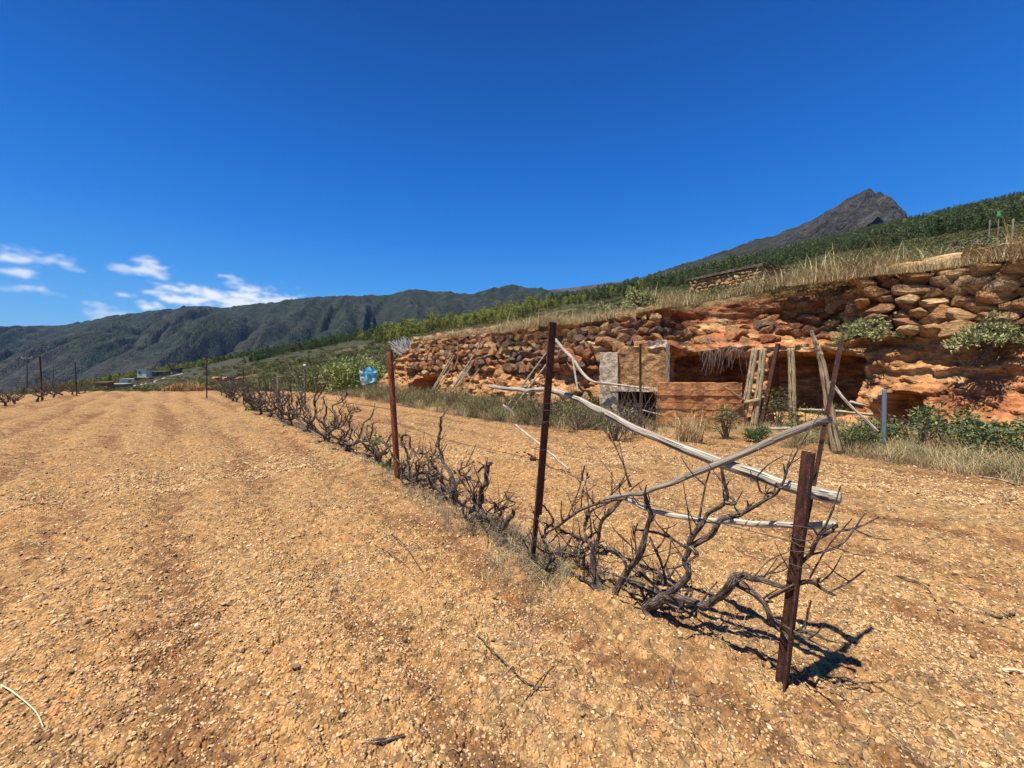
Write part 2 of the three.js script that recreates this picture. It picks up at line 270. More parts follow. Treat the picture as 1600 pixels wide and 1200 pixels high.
// soil sheet: rings round the camera so that the grain is finest near by
{
  const NR = 560, NA = 520, A0 = -68 * Math.PI / 180, A1 = 62 * Math.PI / 180;
  const g = grid(NA, NR, (i, j) => {
    const r = .75 * Math.pow(48 / .75, j / NR), a = lerp(A0, A1, i / NA); let x = Math.sin(a) * r, f = Math.cos(a) * r;
    const { d } = r > 4 ? wallNear(x, f) : { d: -9 };
    let y = fieldH(x, f); if (d > -.2) y -= (d + .2) * .5;
    const t = fbm(x * .45, f * .45, 4, 90), q = fbm(x * 2.1, f * 2.1, 3, 91), w = noise2(x * 9, f * 9, 92);
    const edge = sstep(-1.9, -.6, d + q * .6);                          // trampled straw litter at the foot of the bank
    const k = .92 + .16 * t + .12 * q + .1 * w, red = clamp(.5 + t * .9 + q * .5);
    const c = [lerp(.86, .78, red) * k, lerp(.70, .585, red) * k, lerp(.45, .335, red) * k];
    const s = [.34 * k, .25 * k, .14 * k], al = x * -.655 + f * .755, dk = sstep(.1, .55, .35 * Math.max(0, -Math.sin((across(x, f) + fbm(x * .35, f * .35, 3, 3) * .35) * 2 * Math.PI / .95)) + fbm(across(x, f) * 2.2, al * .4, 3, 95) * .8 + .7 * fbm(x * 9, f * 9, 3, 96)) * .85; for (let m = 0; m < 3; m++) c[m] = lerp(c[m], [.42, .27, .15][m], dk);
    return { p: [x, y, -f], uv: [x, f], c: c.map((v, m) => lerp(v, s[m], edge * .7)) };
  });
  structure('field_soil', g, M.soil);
}
// the hillside all round, out to the crest of the slope
{
  const NR = 270, NA = 400;
  const g = grid(NA, NR, (i, j) => {
    const r = 2.5 * Math.pow(1500 / 2.5, j / NR), a = i / NA * Math.PI * 2, x = Math.sin(a) * r, f = Math.cos(a) * r;
    let y = hillH(x, f) - .05; if (r > 1150) y -= (r - 1150) * .5;
    const n = fbm(x * .11, f * .11, 4, 60), m = fbm(x * .9, f * .9, 3, 61), fld = 1 - sstep(0, 6, fieldOut(x, f)), inField = fld * (1 - sstep(-1, 1, wallNear(x, f).d));
    const dry = [.21, .15, .075], green = [.075, .09, .032], soil = [.5, .28, .11], straw = [.36, .28, .13];
    const near = 1 - sstep(18, 60, r), k = sstep(-.25, .25, n + m * .5 - near * .1);
    let c = dry.map((v, q) => lerp(v, green[q], k)); const wood = sstep(70, 110, r); c = c.map((v, q) => lerp(v, [.05, .06, .024][q], wood * .85)); c = c.map((v, q) => lerp(v, straw[q], near * .35)); c = c.map((v, q) => lerp(v, soil[q], inField));
    return { p: [x, y, -f], uv: [x, f], c };
  });
  structure('hillside', g, M.hill);
}

// ------------------------------------------------------------------ far mountains
const dirOf = (px, py) => { const d = sight(px, py); return { k: d.x / -d.z, t: d.y / -d.z }; };
function profile(pts) { return px => { let k = 0; while (k < pts.length - 2 && px > pts[k + 1][0]) k++; const [a, ya] = pts[k], [b, yb] = pts[k + 1], t = clamp((px - a) / (b - a)); return lerp(ya, yb, t * .5 + sm(t) * .5); }; }
{
  const crest = profile([[-900, 560], [-300, 535], [0, 515], [100, 507], [190, 491], [250, 484], [340, 480], [420, 473], [480, 465], [520, 462], [600, 461], [650, 452], [690, 455], [735, 459], [770, 450], [803, 444], [830, 452], [880, 455], [960, 452], [1100, 450], [1500, 450]]);
  const NU = 900, NV = 170;
  const g = grid(NU, NV, (i, j) => {
    const px = lerp(-900, 1500, i / NU), v = j / NV, { k, t: rise } = dirOf(px, crest(px));
    const fTop = 4300, fBot = 2300, f = lerp(fBot, fTop, Math.min(1, v * 1.12)) + (v > .893 ? (v - .893) * 9000 : 0), x = k * lerp(fTop, f, .8);
    const yTop = EYE + rise * fTop, q = Math.min(1, v * 1.12);
    const low = -230;
    // steep upper cliffs, spurs running down towards the left
    let y = lerp(low, yTop, Math.pow(q, .8));
    const u = x * .0022 + q * 1.15, warp = fbm(x * .0012, q * 3, 3, 6) * .9;
    const spur = Math.abs(noise2(u * 1.7 + warp, q * .8, 4)) * 1.5 + Math.abs(noise2(u * 4.1 + warp * 2, q * 1.5, 5)) * .7 + Math.abs(noise2(u * 9 + warp * 3, q * 2, 7)) * .42;
    const env = Math.sin(Math.PI * clamp(q, 0, 1)) ** .7;
    y += (spur - .85) * 230 * env + fbm(x * .006, q * 14, 4, 8) * 55 * env;
    if (v > .86 && v <= .9) y += fbm(x * .02, 3, 4, 10) * 14 + Math.max(0, noise2(x * .06, 1, 4)) * 9;
    if (v > .893) y -= (v - .893) * 3200;
    const n = fbm(x * .004, q * 10, 4, 70), rock = sstep(.05, .4, n + (spur - .8) * .25 + fbm(x * .02, q * 40, 3, 72) * .5 - (q > .8 ? .3 : 0)) * .75;
    const gk = .85 + 1.1 * fbm(x * .02, q * 40, 4, 73), G = [.028 * gk, .046 * gk, .022 * gk], R = [.062, .056, .044];
    return { p: [x, y, -f], uv: [x, f], c: G.map((a, m) => lerp(a, R[m], rock)) };
  });
  structure('far_ridge', g, M.far);
  // a paler ridge shoulder behind, seen right of the small summit
  const crest2 = profile([[500, 520], [700, 490], [820, 458], [880, 452], [930, 446], [955, 442], [985, 449], [1100, 470], [1300, 500]]);
  const g2 = grid(160, 30, (i, j) => { const px = lerp(500, 1300, i / 160), v = j / 30, k = (px - CX) / FOCAL, f = lerp(4200, 6200, v), x = k * f, y = lerp(-100, EYE + (575 - crest2(px)) / FOCAL * 6200, v) + fbm(x * .004, v * 6, 4, 3) * 60 * Math.sin(Math.PI * v); const q = .85 + .4 * fbm(x * .01, v * 20, 3, 5); return { p: [x, y, -f], uv: [x, f], c: [.15 * q, .125 * q, .095 * q] }; });
  structure('distant_shoulder', g2, M.far);
}
{
  const crest = profile([[700, 540], [850, 490], [940, 462], [1000, 440], [1030, 424], [1080, 409], [1130, 393], [1165, 381], [1180, 374], [1205, 370], [1240, 356], [1262, 346], [1300, 328], [1322, 313], [1340, 305], [1350, 299], [1360, 306], [1371, 306], [1385, 311], [1394, 320], [1401, 324], [1405, 345], [1440, 372], [1600, 420], [1900, 470]]);
  const NU = 520, NV = 130;
  const g = grid(NU, NV, (i, j) => {
    const px = lerp(700, 1900, i / NU), v = j / NV, q = Math.min(1, v * 1.1), { k, t: rise } = dirOf(px, crest(px));
    const fTop = 2100, fBot = 1300, f = lerp(fBot, fTop, q) + (v > .91 ? (v - .91) * 6000 : 0), x = k * lerp(fTop, f, .93);
    const yTop = EYE + rise * fTop, bare = sstep(1170, 1260, px + fbm(px * .02, q * 5, 3, 5) * 90) * (1 - sstep(1440, 1500, px));
    let y = lerp(yTop - 420, yTop, Math.pow(q, .85));
    const env = clamp((1 - q) * 1.6) ** .6 * clamp(q * 5), st = (x * .55 + y * .9);          // tilted strata and gullies
    y += env * (lerp(12, 60, bare) * (ridged(st * .012, x * .004, 4, 22) - .55) + fbm(x * .03, q * 18, 4, 23) * lerp(10, 40, bare));
    if (q > .93) y += bare * fbm(x * .05, 2, 4, 24) * 9 + (1 - bare) * Math.max(0, noise2(x * .12, 3, 2)) * 6;
    if (v > .91) y -= (v - .91) * 4000;
    const n = fbm(x * .02, q * 22, 4, 26), rk = [.056 + n * .08, .051 + n * .065, .049 + n * .055], ox = sstep(.1, .5, fbm(st * .02, q * 6, 3, 29)), rk2 = rk.map((a, m) => lerp(a, [.085, .064, .05][m], ox * .4));
    const gq = .8 + .7 * fbm(x * .05, q * 60, 3, 27), G = [.045 * gq, .052 * gq, .024 * gq], kk = clamp(bare * 1.1 - sstep(.0, .3, fbm(x * .025, q * 25, 3, 28)) * .25 * (1 - q));
    return { p: [x, y, -f], uv: [x, f], c: G.map((a, m) => lerp(a, rk2[m], kk)) };
  });
  structure('rocky_peak', g, M.far);
}
console.log('land', Date.now() % 1e6);
// ------------------------------------------------------------------ the cut bank: tuff below, stones and earth above, with caves
const spMemo = new Map(), sp = px => { if (!spMemo.has(px)) spMemo.set(px, sAtPx(px)); return spMemo.get(px); };
const softBox = (v, a, b, w) => sstep(a - w, a + w, v) * (1 - sstep(b - w, b + w, v));
const cavesAt = [   // from, to (along the bank), bottom, top, depth
  [sp(646), sp(684), .35, 1.12, 1.3], [sp(838), sp(852), 1.25, 1.62, .5],
  [sp(957), sp(1028), -.2, .98, 1.9],
  [sp(1066), sp(1172), .2, 2.02, 1.9], [sp(1206), sp(1332), .35, 1.98, 2.0], [sp(1372), sp(1442), .15, 1.02, 1.1],
];
const sD0 = sp(930), sD1 = sp(1052), sR0 = sp(1060), sR1 = sp(1235), sX0 = sp(1300), sX1 = sp(1345);
const blockA = (s, y) => { let b = 9, b2 = 9, id = 0; const xi = Math.floor(s), yi = Math.floor(y); for (let j = -1; j < 2; j++) for (let i = -1; i < 2; i++) { const dx = xi + i + hash2(xi + i, yi + j, 301) - s, dy = yi + j + hash2(xi + i, yi + j, 302) - y, q = Math.hypot(dx, dy); if (q < b) { b2 = b; b = q; id = hash2(xi + i, yi + j, 303); } else if (q < b2) b2 = q; } return (id - .5) - .5 * (1 - sstep(0, .22, b2 - b)); };   // cracked blocks
function bankOut(s, y) {   // how far the face stands out towards the field
  const q = fbm(s * .55, y * .8, 3, 101), l = fbm(s * 1.7, y * 5.2, 4, 102), h = ridged(s * 1.1, y * 3.4, 3, 103) - .6, fine = fbm(s * 6, y * 11, 3, 104);
  let o = -.27 * y + .22 * q + .2 * l + .17 * h + .07 * fine ;
  const stoneZone = softBox(s, sp(640), sp(1030), .3) * sstep(1.35, 1.6, y) + softBox(s, sX1, sX1 + 12, .4) * sstep(2.35, 2.55, y);
  o += (1 - .85 * stoneZone) * (.13 * blockA(s * 1.7 + .3 * fine, y * 3.1 + .5 * q) + .07 * blockA(s * 4.3 + .2 * fine, y * 7 + 3));
  o = lerp(o, -.27 * y + .22 * q, stoneZone * .75);
  const facade = softBox(s, sD0 + .15, sD1 - .1, .1); o = lerp(o, -.15 - .02 * y, facade * (y < 2.2 ? 1 : 1 - sstep(2.2, 2.6, y)));
  o -= .2 * stoneZone;
  // ledge of pale rock over the caves, then slumped red earth lying back
  const roof = softBox(s, sR0 - .2, sX0 + .1, .2); o += roof * (.22 * softBox(y, 1.98, 2.3, .07) - .75 * sstep(2.25, 3.3, y) - .18 * sstep(2.3, 2.45, y));
  // undercut strata on the right
  const right = sstep(sX0, sX1, s); o += right * (.10 * softBox(y, 1.55, 2.1, .06) - .07 * softBox(y, 1.38, 1.55, .05) + (.55 - .4 * Math.min(y, 2)) * .9 - .07 * softBox(y, 2.12, 2.28, .05));
  const left = 1 - sstep(sp(800), sp(930), s); o += left * (.3 * (1 - sstep(.5, 1.5, y)));
  for (const [a, b, lo, hi, dep] of cavesAt) { const wob = .12 * noise2(s * 2.2, y * 2, 7), arch = .28 * Math.pow(Math.abs((s - (a + b) / 2) / ((b - a) / 2)), 3); o -= dep * softBox(s, a, b, .09 + .0) * softBox(y + wob * .7, lo, hi - arch * (hi < 1.5 ? 1 : .5), .06); }
  return o;
}
function bankTop(s) { const w = wallAt(s); return terrace(w.x - w.nx * .4, w.f - w.nf * .4, .4, s) + .25 * sstep(sp(1300), sp(1420), s) - .12 * softBox(s, sR0, sX0, .6); }
function bankPoint(s, y, extra = 0) { const w = wallAt(s), o = bankOut(s, y) + extra; return V3(w.x + w.nx * o, y, -(w.f + w.nf * o)); }
{
  const sA = S0 - 1.2, sB = sp(1600) + 7, NU = Math.round((sB - sA) / .055), NF = 84, NT = 26;
  const g = grid(NU, NF + NT, (i, j) => {
    const s = lerp(sA, sB, i / NU), top = Math.max(.02, bankTop(s)), w = wallAt(s), grow = sstep(S0 - 1, S1, s); let p, c;
    if (j <= NF) {
      const y = lerp(-.15, top, j / NF), o = bankOut(s, y) * grow; p = [w.x + w.nx * o, y, -(w.f + w.nf * o)];
      const n = fbm(s * 1.3, y * 3.5, 4, 111), m = fbm(s * 4, y * 9, 3, 112), red = sstep(-.15, .4, fbm(s * .6, y * 1.1, 3, 113) + .35 * softBox(s, sR0, sX0, .4) * sstep(2.2, 2.5, y) * 2);
      const pale = sstep(.12, .4, n + m * .5 + .25 * softBox(s, sR0, sX0 + .5, .3) * softBox(y, 1.9, 2.3, .08)), dark = sstep(.2, .45, m + fbm(s * 2.3, y * 2.3, 3, 115) * .6);
      c = [.60, .31, .125].map((v, q) => lerp(v, [.52, .20, .075][q], red)); c = c.map((v, q) => lerp(v, [.72, .49, .24][q], pale * .75)); c = c.map((v, q) => lerp(v, [.17, .10, .065][q], dark * .5));
    } else {
      const t = (j - NF) / NT, o0 = bankOut(s, top) * grow, d = lerp(-o0, 5.2, t * t * .6 + t * .4), x = w.x - w.nx * d, f = w.f - w.nf * d; const yy = grow > .02 ? lerp(top, terrace(x, f, d, s), sstep(0, .5, t)) : hillH(x, f);
      p = [x, yy + .05 * fbm(x * 2, f * 2, 3, 8) - (t > .97 ? .25 : 0), -f];
      const e = sstep(.05, .3, t + .12 * noise2(s * 1.4, t * 3, 3)); c = [.43, .17, .065].map((v, q) => lerp(v, [.34, .25, .115][q], e));
    }
    return { p, uv: [s, p[1] + (j > NF ? (j - NF) * .2 : 0)], c };
  });
  const bank = structure('terrace_bank', g, M.bank);
  globalThis.bankMesh = bank;
}
// ------------------------------------------------------------------ stones
const stoneTypes = Array.from({ length: 14 }, (_, i) => stoneGeo(i + 1));
const stoneMats = [[.66, .35, .145], [.70, .43, .20], [.54, .23, .10], [.48, .25, .125], [.64, .41, .22], [.25, .165, .115], [.80, .55, .29], [.52, .21, .09]].map(c => std({ color: rgb(...c), map: metre(rockTex, 1.1), bumpMap: metre(pitBump, .9), bumpScale: .05 }));
function addStone(parent, r, s, y, w, h, d, out, tones, tilt = .12) {
  const p = bankPoint(s, y, out), wl = wallAt(s), m = new THREE.Mesh(stoneTypes[Math.floor(r() * stoneTypes.length)], stoneMats[tones[Math.floor(r() * tones.length)]]);
  m.name = 'stone'; m.position.copy(p).sub(parent.position); const flip = r() < .5; m.rotation.order = 'YXZ'; m.rotation.set((flip ? 1 : -1) * .16 + (r() - .5) * tilt * 2, Math.atan2(wl.tf, wl.tx) + (r() - .5) * .3 + (flip ? Math.PI : 0), (r() - .5) * tilt * 2); m.scale.set(w * .56, h * .6, d * .55); m.castShadow = m.receiveShadow = true; parent.add(m); return m;
}
{
  const base = bankPoint(sp(800), 1.4), wall = thing('dry_stone_wall', 'long rough dry stone wall of orange and brown lava stones left of the concrete doorway', 'stone wall', base), r = rngOf(77);
  let n = 0; const sA = sp(628), sB = sp(1046);
  for (let row = 0; row < 8; row++) {
    let s = sA + r() * .3;
    while (s < sB) {
      const lo = lerp(1.45, 1.55, (s - sA) / (sB - sA)), over = sstep(sp(925), sp(945), s), y0 = lerp(lo, 2.15, over), top = bankTop(s) + .06, rows = (top - y0) / .225, w = .24 + r() * .3;
      if (row < rows - .2) { const h = .21 + r() * .09; const darkPatch = row < 3 && s > sp(770) && s < sp(830); addStone(wall, r, s + w / 2, y0 + (row + .5) * .225 + (r() - .5) * .06, w * 1.12, h * 1.15, .34 + r() * .14, .19 + r() * .09, darkPatch ? [5, 5, 3] : row < 3 ? [0, 2, 3, 5, 3, 4, 7] : [0, 1, 2, 3, 4, 0, 6, 1, 5], .22); n++; }
      s += w * .98;
    }
  }
  // larger loose blocks in the earth under the wall
  for (let i = 0; i < 46; i++) { const s = lerp(sp(640), sp(935), r()), y = .5 + r() * .95; let inCave = cavesAt.some(([a, b, lo, hi]) => s > a - .25 && s < b + .25 && y < hi + .2); if (inCave) continue; const w = .3 + r() * .55; addStone(wall, r, s, y, w, w * (.45 + r() * .3), .4, .03 + r() * .05, [0, 1, 0, 6, 2], .25); n++; }
  console.log('left wall stones', n);
}
{
  const base = bankPoint(sp(1480), 2.4), wall = thing('dry_stone_wall', 'dry stone wall of big flat ochre slabs on top of the rock face at right', 'stone wall', base), r = rngOf(41);
  const sA = sp(1318), sB = sp(1600) + 2.2; let n = 0;
  for (let row = 0; row < 9; row++) {
    let s = sA + r() * .3 - row * .02;
    while (s < sB) { const y0 = 2.36, top = bankTop(s) + .22 + .14 * sstep(sp(1400), sp(1560), s), w = .3 + r() * .34; if (y0 + (row + .5) * .2 < top) { addStone(wall, r, s + w / 2, y0 + (row + .5) * .2 + (r() - .5) * .04, w * 1.1, .22 + r() * .07, .5 + r() * .16, .34 + r() * .12, [1, 1, 0, 6, 4, 6, 1, 0, 6, 3], .16); n++; } s += w * 1.0; }
  }
  console.log('right wall stones', n);
}
{
  const base = bankPoint(sp(1250), 2.5), heap = thing('rubble_heap', 'tumbled heap of brown stones lying on the red earth above the cave', 'stones', base), r = rngOf(19);
  for (let i = 0; i < 74; i++) { const t = r(), s = lerp(sp(1192), sp(1312), t), y = 2.42 + r() * (bankTop(s) - 2.3) * lerp(.75, 1.05, t), w = .18 + r() * .3; addStone(heap, r, s, y, w, w * .65, w * .9, .1 + r() * .1, t > .6 && y > 2.8 ? [1, 6, 4, 0] : [3, 2, 5, 0, 3], .4); }
  const base2 = bankPoint(sp(1110), 2.5), sc = thing('earth_slump_stones', 'few loose orange stones in the slumped red earth right of the concrete doorway', 'stones', base2);
  for (let i = 0; i < 26; i++) { const s = lerp(sp(1056), sp(1180), r()), y = 2.35 + r() * .6, w = .1 + r() * r() * .5; addStone(sc, r, s, y, w, w * .65, w * .8, .03 + r() * .05, [0, 2, 1, 0], .4); }
}
// ------------------------------------------------------------------ the walled-up cave mouth
function place(g0, px0, px1, y0, y1, f0, f1) { const a = atF(px0, 575, f0), b = atF(px1, 575, f1); const w = Math.hypot(b.x - a.x, b.z - a.z), yaw = Math.atan2(-(b.z - a.z), b.x - a.x); g0.rotateY(yaw); g0.translate((a.x + b.x) / 2, (y0 + y1) / 2, (a.z + b.z) / 2); return g0; }
function slab(px0, px1, y0, y1, f0, f1, th, seed, amp = .012, seg = .1) { const a = atF(px0, 575, f0), b = atF(px1, 575, f1); return place(roughBox(Math.hypot(b.x - a.x, b.z - a.z), y1 - y0, th, seed, amp, seg), px0, px1, y0, y1, f0, f1); }
{
  const fD = px => lerp(12.02, 11.35, (px - 930) / 110);
  const b = atF(990, 575, fD(990)); b.y = 0;
  const d = thing('cave_doorway', 'grey and orange rendered concrete front with a low dark door opening', 'doorway', b);
  part(d, 'pillar', slab(938, 966, 0, 2.05, fD(938), fD(966), .3, 1, .02), M.concrete);
  part(d, 'panel', slab(966, 1040, 1.06, 2.22, fD(966) + .04, fD(1040) + .04, .22, 2, .035, .08), M.plaster);
  part(d, 'cap', slab(1012, 1041, 2.16, 2.36, fD(1012) + .02, fD(1041) + .02, .24, 8, .04, .08), M.concrete);
  part(d, 'lintel', slab(954, 1032, .93, 1.06, fD(954) - .03, fD(1032) - .03, .28, 3, .008), M.concrete);
  part(d, 'jamb', slab(1040, 1046, 1.12, 2.26, fD(1040) - .08, fD(1046) - .08, .16, 4, .006), M.greyDull);
}
{
  const f0 = 11.2, f1 = 11.0, b = atF(1090, 575, 11.1); b.y = 0;
  const w = thing('block_wall', 'low orange wall of flat earth courses closing the cave mouth', 'wall', b);
  let y = 0; const hs = [.28, .2, .17, .2, .15, .21];
  hs.forEach((h, i) => { const off = [0, .01, .0, .008, -.012, .004][i]; part(w, 'course', slab(1028 + (i % 2), 1160 - (i > 2 ? 4 : 0), y, y + h - .012, f0 + off, f1 + off, .3, 20 + i, .014, .07), M.block); y += h; });
}
{
  // squared timber props standing in the cave mouth
  const props = [[1158, 668, 1180, 545, 11.0, 'leftmost squared yellowish timber prop, standing in front of the earth wall end'], [1178, 662, 1193, 545, 10.9, 'squared yellowish timber prop close beside the leftmost one'], [1239, 648, 1236, 544, 10.7, 'lone upright timber prop in the middle of the dark cave mouth']];
  for (const [x0, y0, x1, y1, f, label] of props) { const a = atF(x0, y0, f), c = atF(x1, y1, f + .15); a.y = Math.min(a.y, .05); const g = limb([a, a.clone().lerp(c, .5).add(V3(.012, 0, 0)), c], .092, .085, { sides: 8, knob: .045, seed: x0, step: .06 }); const o = new THREE.Mesh(g, M.timber); g.translate(-a.x, -a.y, -a.z); o.position.copy(a); o.name = numbered('timber_prop'); o.castShadow = o.receiveShadow = true; scene.add(o); tag(o, label, 'post', 'timber props in the cave mouth'); }
}
function bar(name, label, category, pts, r0, r1, mat, o = {}, group) { const a = pts[0].clone(); const g = limb(pts, r0, r1, { sides: 7, knob: .06, step: .06, ...o }); g.translate(-a.x, -a.y, -a.z); const m = new THREE.Mesh(g, mat); m.position.copy(a); m.name = numbered(name); m.castShadow = m.receiveShadow = true; scene.add(m); return tag(m, label, category, group); }
function ironBar(name, label, category, a, b, leg, th, mat, turn) { const g = angleIron(a, b, leg, th, turn); g.translate(-a.x, -a.y, -a.z); const m = new THREE.Mesh(g, mat); m.position.copy(a); m.name = numbered(name); m.castShadow = m.receiveShadow = true; scene.add(m); return tag(m, label, category); }
ironBar('iron_stake', 'dark rusty iron bar leaning in the cave mouth between the timber props', 'stake', atF(1192, 655, 10.8), atF(1216, 537, 10.9), .09, .01, M.rust, .4);
ironBar('iron_stake', 'thin dark stake standing in front of the concrete doorway', 'stake', onGround(1001, 672), atF(1000.5, 537, 10.3), .04, .006, M.rust, .7);
{ const a = atF(1308, 706, 7.7), b = atF(1296, 640, 7.75), c = atF(1284, 566, 7.8), d = atF(1276, 540, 7.82), e = atF(1267, 517, 7.85);
  const t = thing('forked_pole', 'tall pale forked tree pole leaning upright at the right end of the cave', 'pole', a); part(t, 'trunk', limb([a, b, c, d, e], .09, .03, { knob: .06, seed: 5, sides: 10, wander: .008 }), M.timber); part(t, 'fork', limb([b.clone().lerp(c, .3), atF(1299, 620, 7.7), atF(1303, 606, 7.65)], .035, .02, { knob: .1, seed: 6, sides: 6 }), M.timber); }
bar('thin_pole', 'thin pale crooked stick slanting down right from the forked pole', 'stick', [atF(1298, 596, 7.5), atF(1322, 627, 7.3), atF(1372, 674, 7.0)], .026, .02, M.grey);
bar('galvanised_pipe', 'short blue grey metal pipe standing upright before the rock face', 'pipe', [onGround(1381, 708).setY(-.05), atF(1382, 608, onGround(1381, 708).z * -1)], .038, .038, std({ color: rgb(.20, .27, .31), roughness: .5, metalness: .3 }), { knob: .01, sides: 14 });
bar('fallen_board', 'long pale weathered board lying level across the cave floor', 'board', [atF(1250, 640, 9.6), atF(1300, 642, 9.1), atF(1364, 648, 8.6)], .10, .085, M.cane, { flat: .35, knob: .25, seed: 3 });
bar('fallen_board', 'shorter ochre board lying behind the long pale one', 'board', [atF(1328, 628, 9.2), atF(1350, 633, 9.0)], .07, .06, M.cane, { flat: .5, knob: .3, seed: 4 });
bar('fallen_pole', 'whitish pole lying low behind the thin leaning rod', 'pole', [atF(1203, 670, 9.3), atF(1250, 669, 8.9), atF(1296, 668, 8.6)], .035, .03, M.grey, { knob: .2 });
bar('prop_rail', 'short pale crosspiece between the two left timber props', 'rail', [atF(1162, 629, 10.95), atF(1186, 625, 10.85)], .05, .05, M.timber, { sides: 5 });
bar('loose_batten', 'pale thin batten leaning on the top of the earth wall', 'batten', [atF(1134, 606, 10.75), atF(1164, 626, 10.8)], .025, .025, M.cane);
bar('white_cane', 'short white cane lying across the dark door opening', 'stick', [atF(1004, 641, 10.9), atF(1034, 649, 10.85)], .022, .02, M.grey);
{ // crooked white branches leaning on the wall left of the doorway
  const f = 12.2;
  bar('leaning_branch', 'crooked white branch slanting down from the rusty post towards the doorway', 'branch', [atF(866, 529, 12.9), atF(880, 546, 12.7), atF(895, 561, 12.4), atF(910, 583, 12.1), atF(926, 596, 11.7), atF(955, 600, 11.6), atF(1012, 607, 11.0)], .062, .03, M.grey, { knob: .2 });
  bar('leaning_branch', 'straight white stake under the crooked branch left of the doorway', 'branch', [atF(903, 612, 11.6), atF(895, 562, 12.2)], .032, .03, M.grey);
  const canes = [[684, 612, 692, 555, 19.2], [690, 606, 698, 553, 19.2], [693, 608, 697, 568, 18.9], [718, 602, 738, 535, 17.8], [716, 603, 730, 562, 17.7], [724, 606, 733, 560, 17.6], [722, 621, 728, 570, 17.2], [739, 610, 741, 572, 17.0], [823, 601, 839, 548, 13.6], [830, 598, 845, 566, 13.5]];
  canes.forEach(([x0, y0, x1, y1, ff], i) => { const yt = EYE + (575 - y1) / FOCAL * ff, low = bankPoint(sp(x0), 0, .8), b = bankPoint(sp(x1), yt, .34); low.y = -.03; bar('leaning_cane', `${ORD[i]} from left of the pale thin canes leaning on the long stone wall`, 'cane', [low, b], .034, .026, i % 3 ? M.cane : M.grey, { sides: 5 }, 'canes leaning on the stone wall'); });
}
console.log('bank', Date.now() % 1e6);
// ------------------------------------------------------------------ the vine row: posts, poles, vines
const rowSeg = (i) => [rowC[i], rowC[i + 1]];
function onRow(px, py, off = 0) {   // where a sight line meets the upright plane of the row (shifted by off metres away from the camera)
  const d = sight(px, py), k = d.x / -d.z; let f = 0;
  for (let i = 0; i < 3; i++) { const [[x0, f0], [x1, f1]] = rowSeg(i), m = (x1 - x0) / (f1 - f0), l = Math.hypot(1, m), sh = off * l; f = (x0 + sh - m * f0) / (k - m); if (f <= f1 || i === 2) break; }
  const t = f / -d.z; return V3(d.x * t, EYE + d.y * t, -f);
}
const baseOf = v => V3(v.x, 0, v.z);
// end post, built of two pieces of angle iron
const C0 = onGround(1217, 1080), CF = -C0.z;
{
  const top = atF(1264, 707, CF - .03), t = thing('iron_post', 'short rusty angle iron end post nearest the camera at the row end', 'post', baseOf(C0));
  const a = C0.clone(); a.y = -.12; part(t, 'shaft', angleIron(a, top, .053, .008, 2.2), M.rust);
  [822, 838, 846, 858, 880].forEach((py, i) => { const p = atF(1250 + (850 - py) * .12, py, CF - .02); const g = new THREE.TorusGeometry(.047, .0022, 5, 22); g.rotateX(Math.PI / 2 + .2 * (i % 3 - 1)); g.rotateZ(.12 * (i % 2 ? 1 : -1)); g.translate(p.x, p.y, p.z); part(t, 'wire_turn', g, M.wire); });
  const r = thing('iron_rod', 'thin dark iron rod lashed to the end post and rising above it, leaning right', 'rod', atF(1250, 870, CF + .05)); part(r, 'rod', angleIron(atF(1250, 870, CF + .05), atF(1315, 533, CF + .17), .017, .004, 2.4), M.rust);
  part(r, 'wire_knot', (() => { const g = new THREE.TorusGeometry(.03, .003, 5, 14), p = atF(1287, 660, CF + .1); g.rotateX(1.4); g.translate(p.x, p.y, p.z); return g; })(), M.wire);
}
const B0 = onGround(828, 886), BF = -B0.z;
{
  const t = thing('iron_post', 'tall dark rusty iron post with a wider upper channel, carrying the long pole', 'post', baseOf(B0)), a = B0.clone(); a.y = -.12;
  part(t, 'stake', angleIron(a, atF(843, 742, BF), .045, .007, 2.3), M.rust);
  const channel = part(t, 'channel', angleIron(atF(839, 803, BF - .025), atF(862, 504, BF - .07), .066, .008, 2.15), M.rust);
  part(channel, 'bolt', (() => { const g = new THREE.CylinderGeometry(.016, .019, .05, 8), p = atF(837, 717, BF - .05); g.rotateZ(1.57); g.translate(p.x - .02, p.y, p.z); return g; })(), M.rust);
  [632, 640, 655, 662, 701].forEach((py, i) => { const p = atF(851 - (py - 640) * .07, py, BF - .04); const g = new THREE.TorusGeometry(.056, .0022, 5, 20); g.rotateX(Math.PI / 2 + .25 * (i % 3 - 1)); g.translate(p.x, p.y, p.z); part(t, 'wire_turn', g, M.wire); });
}
const A0 = onGround(622, 752), AF = -A0.z;
{
  const t = thing('rusty_pipe_post', 'orange rusted round pipe post in the middle of the vine row', 'post', baseOf(A0)), a = A0.clone(); a.y = -.1;
  const pipe = part(t, 'pipe', limb([a, atF(609, 548, AF)], .042, .042, { sides: 16, knob: .015, step: .08 }), M.rustLight);
  part(pipe, 'rim', (() => { const g = new THREE.TorusGeometry(.036, .009, 6, 18), p = atF(609, 548, AF); g.rotateX(Math.PI / 2); g.translate(p.x, p.y, p.z); return g; })(), M.rust);
}
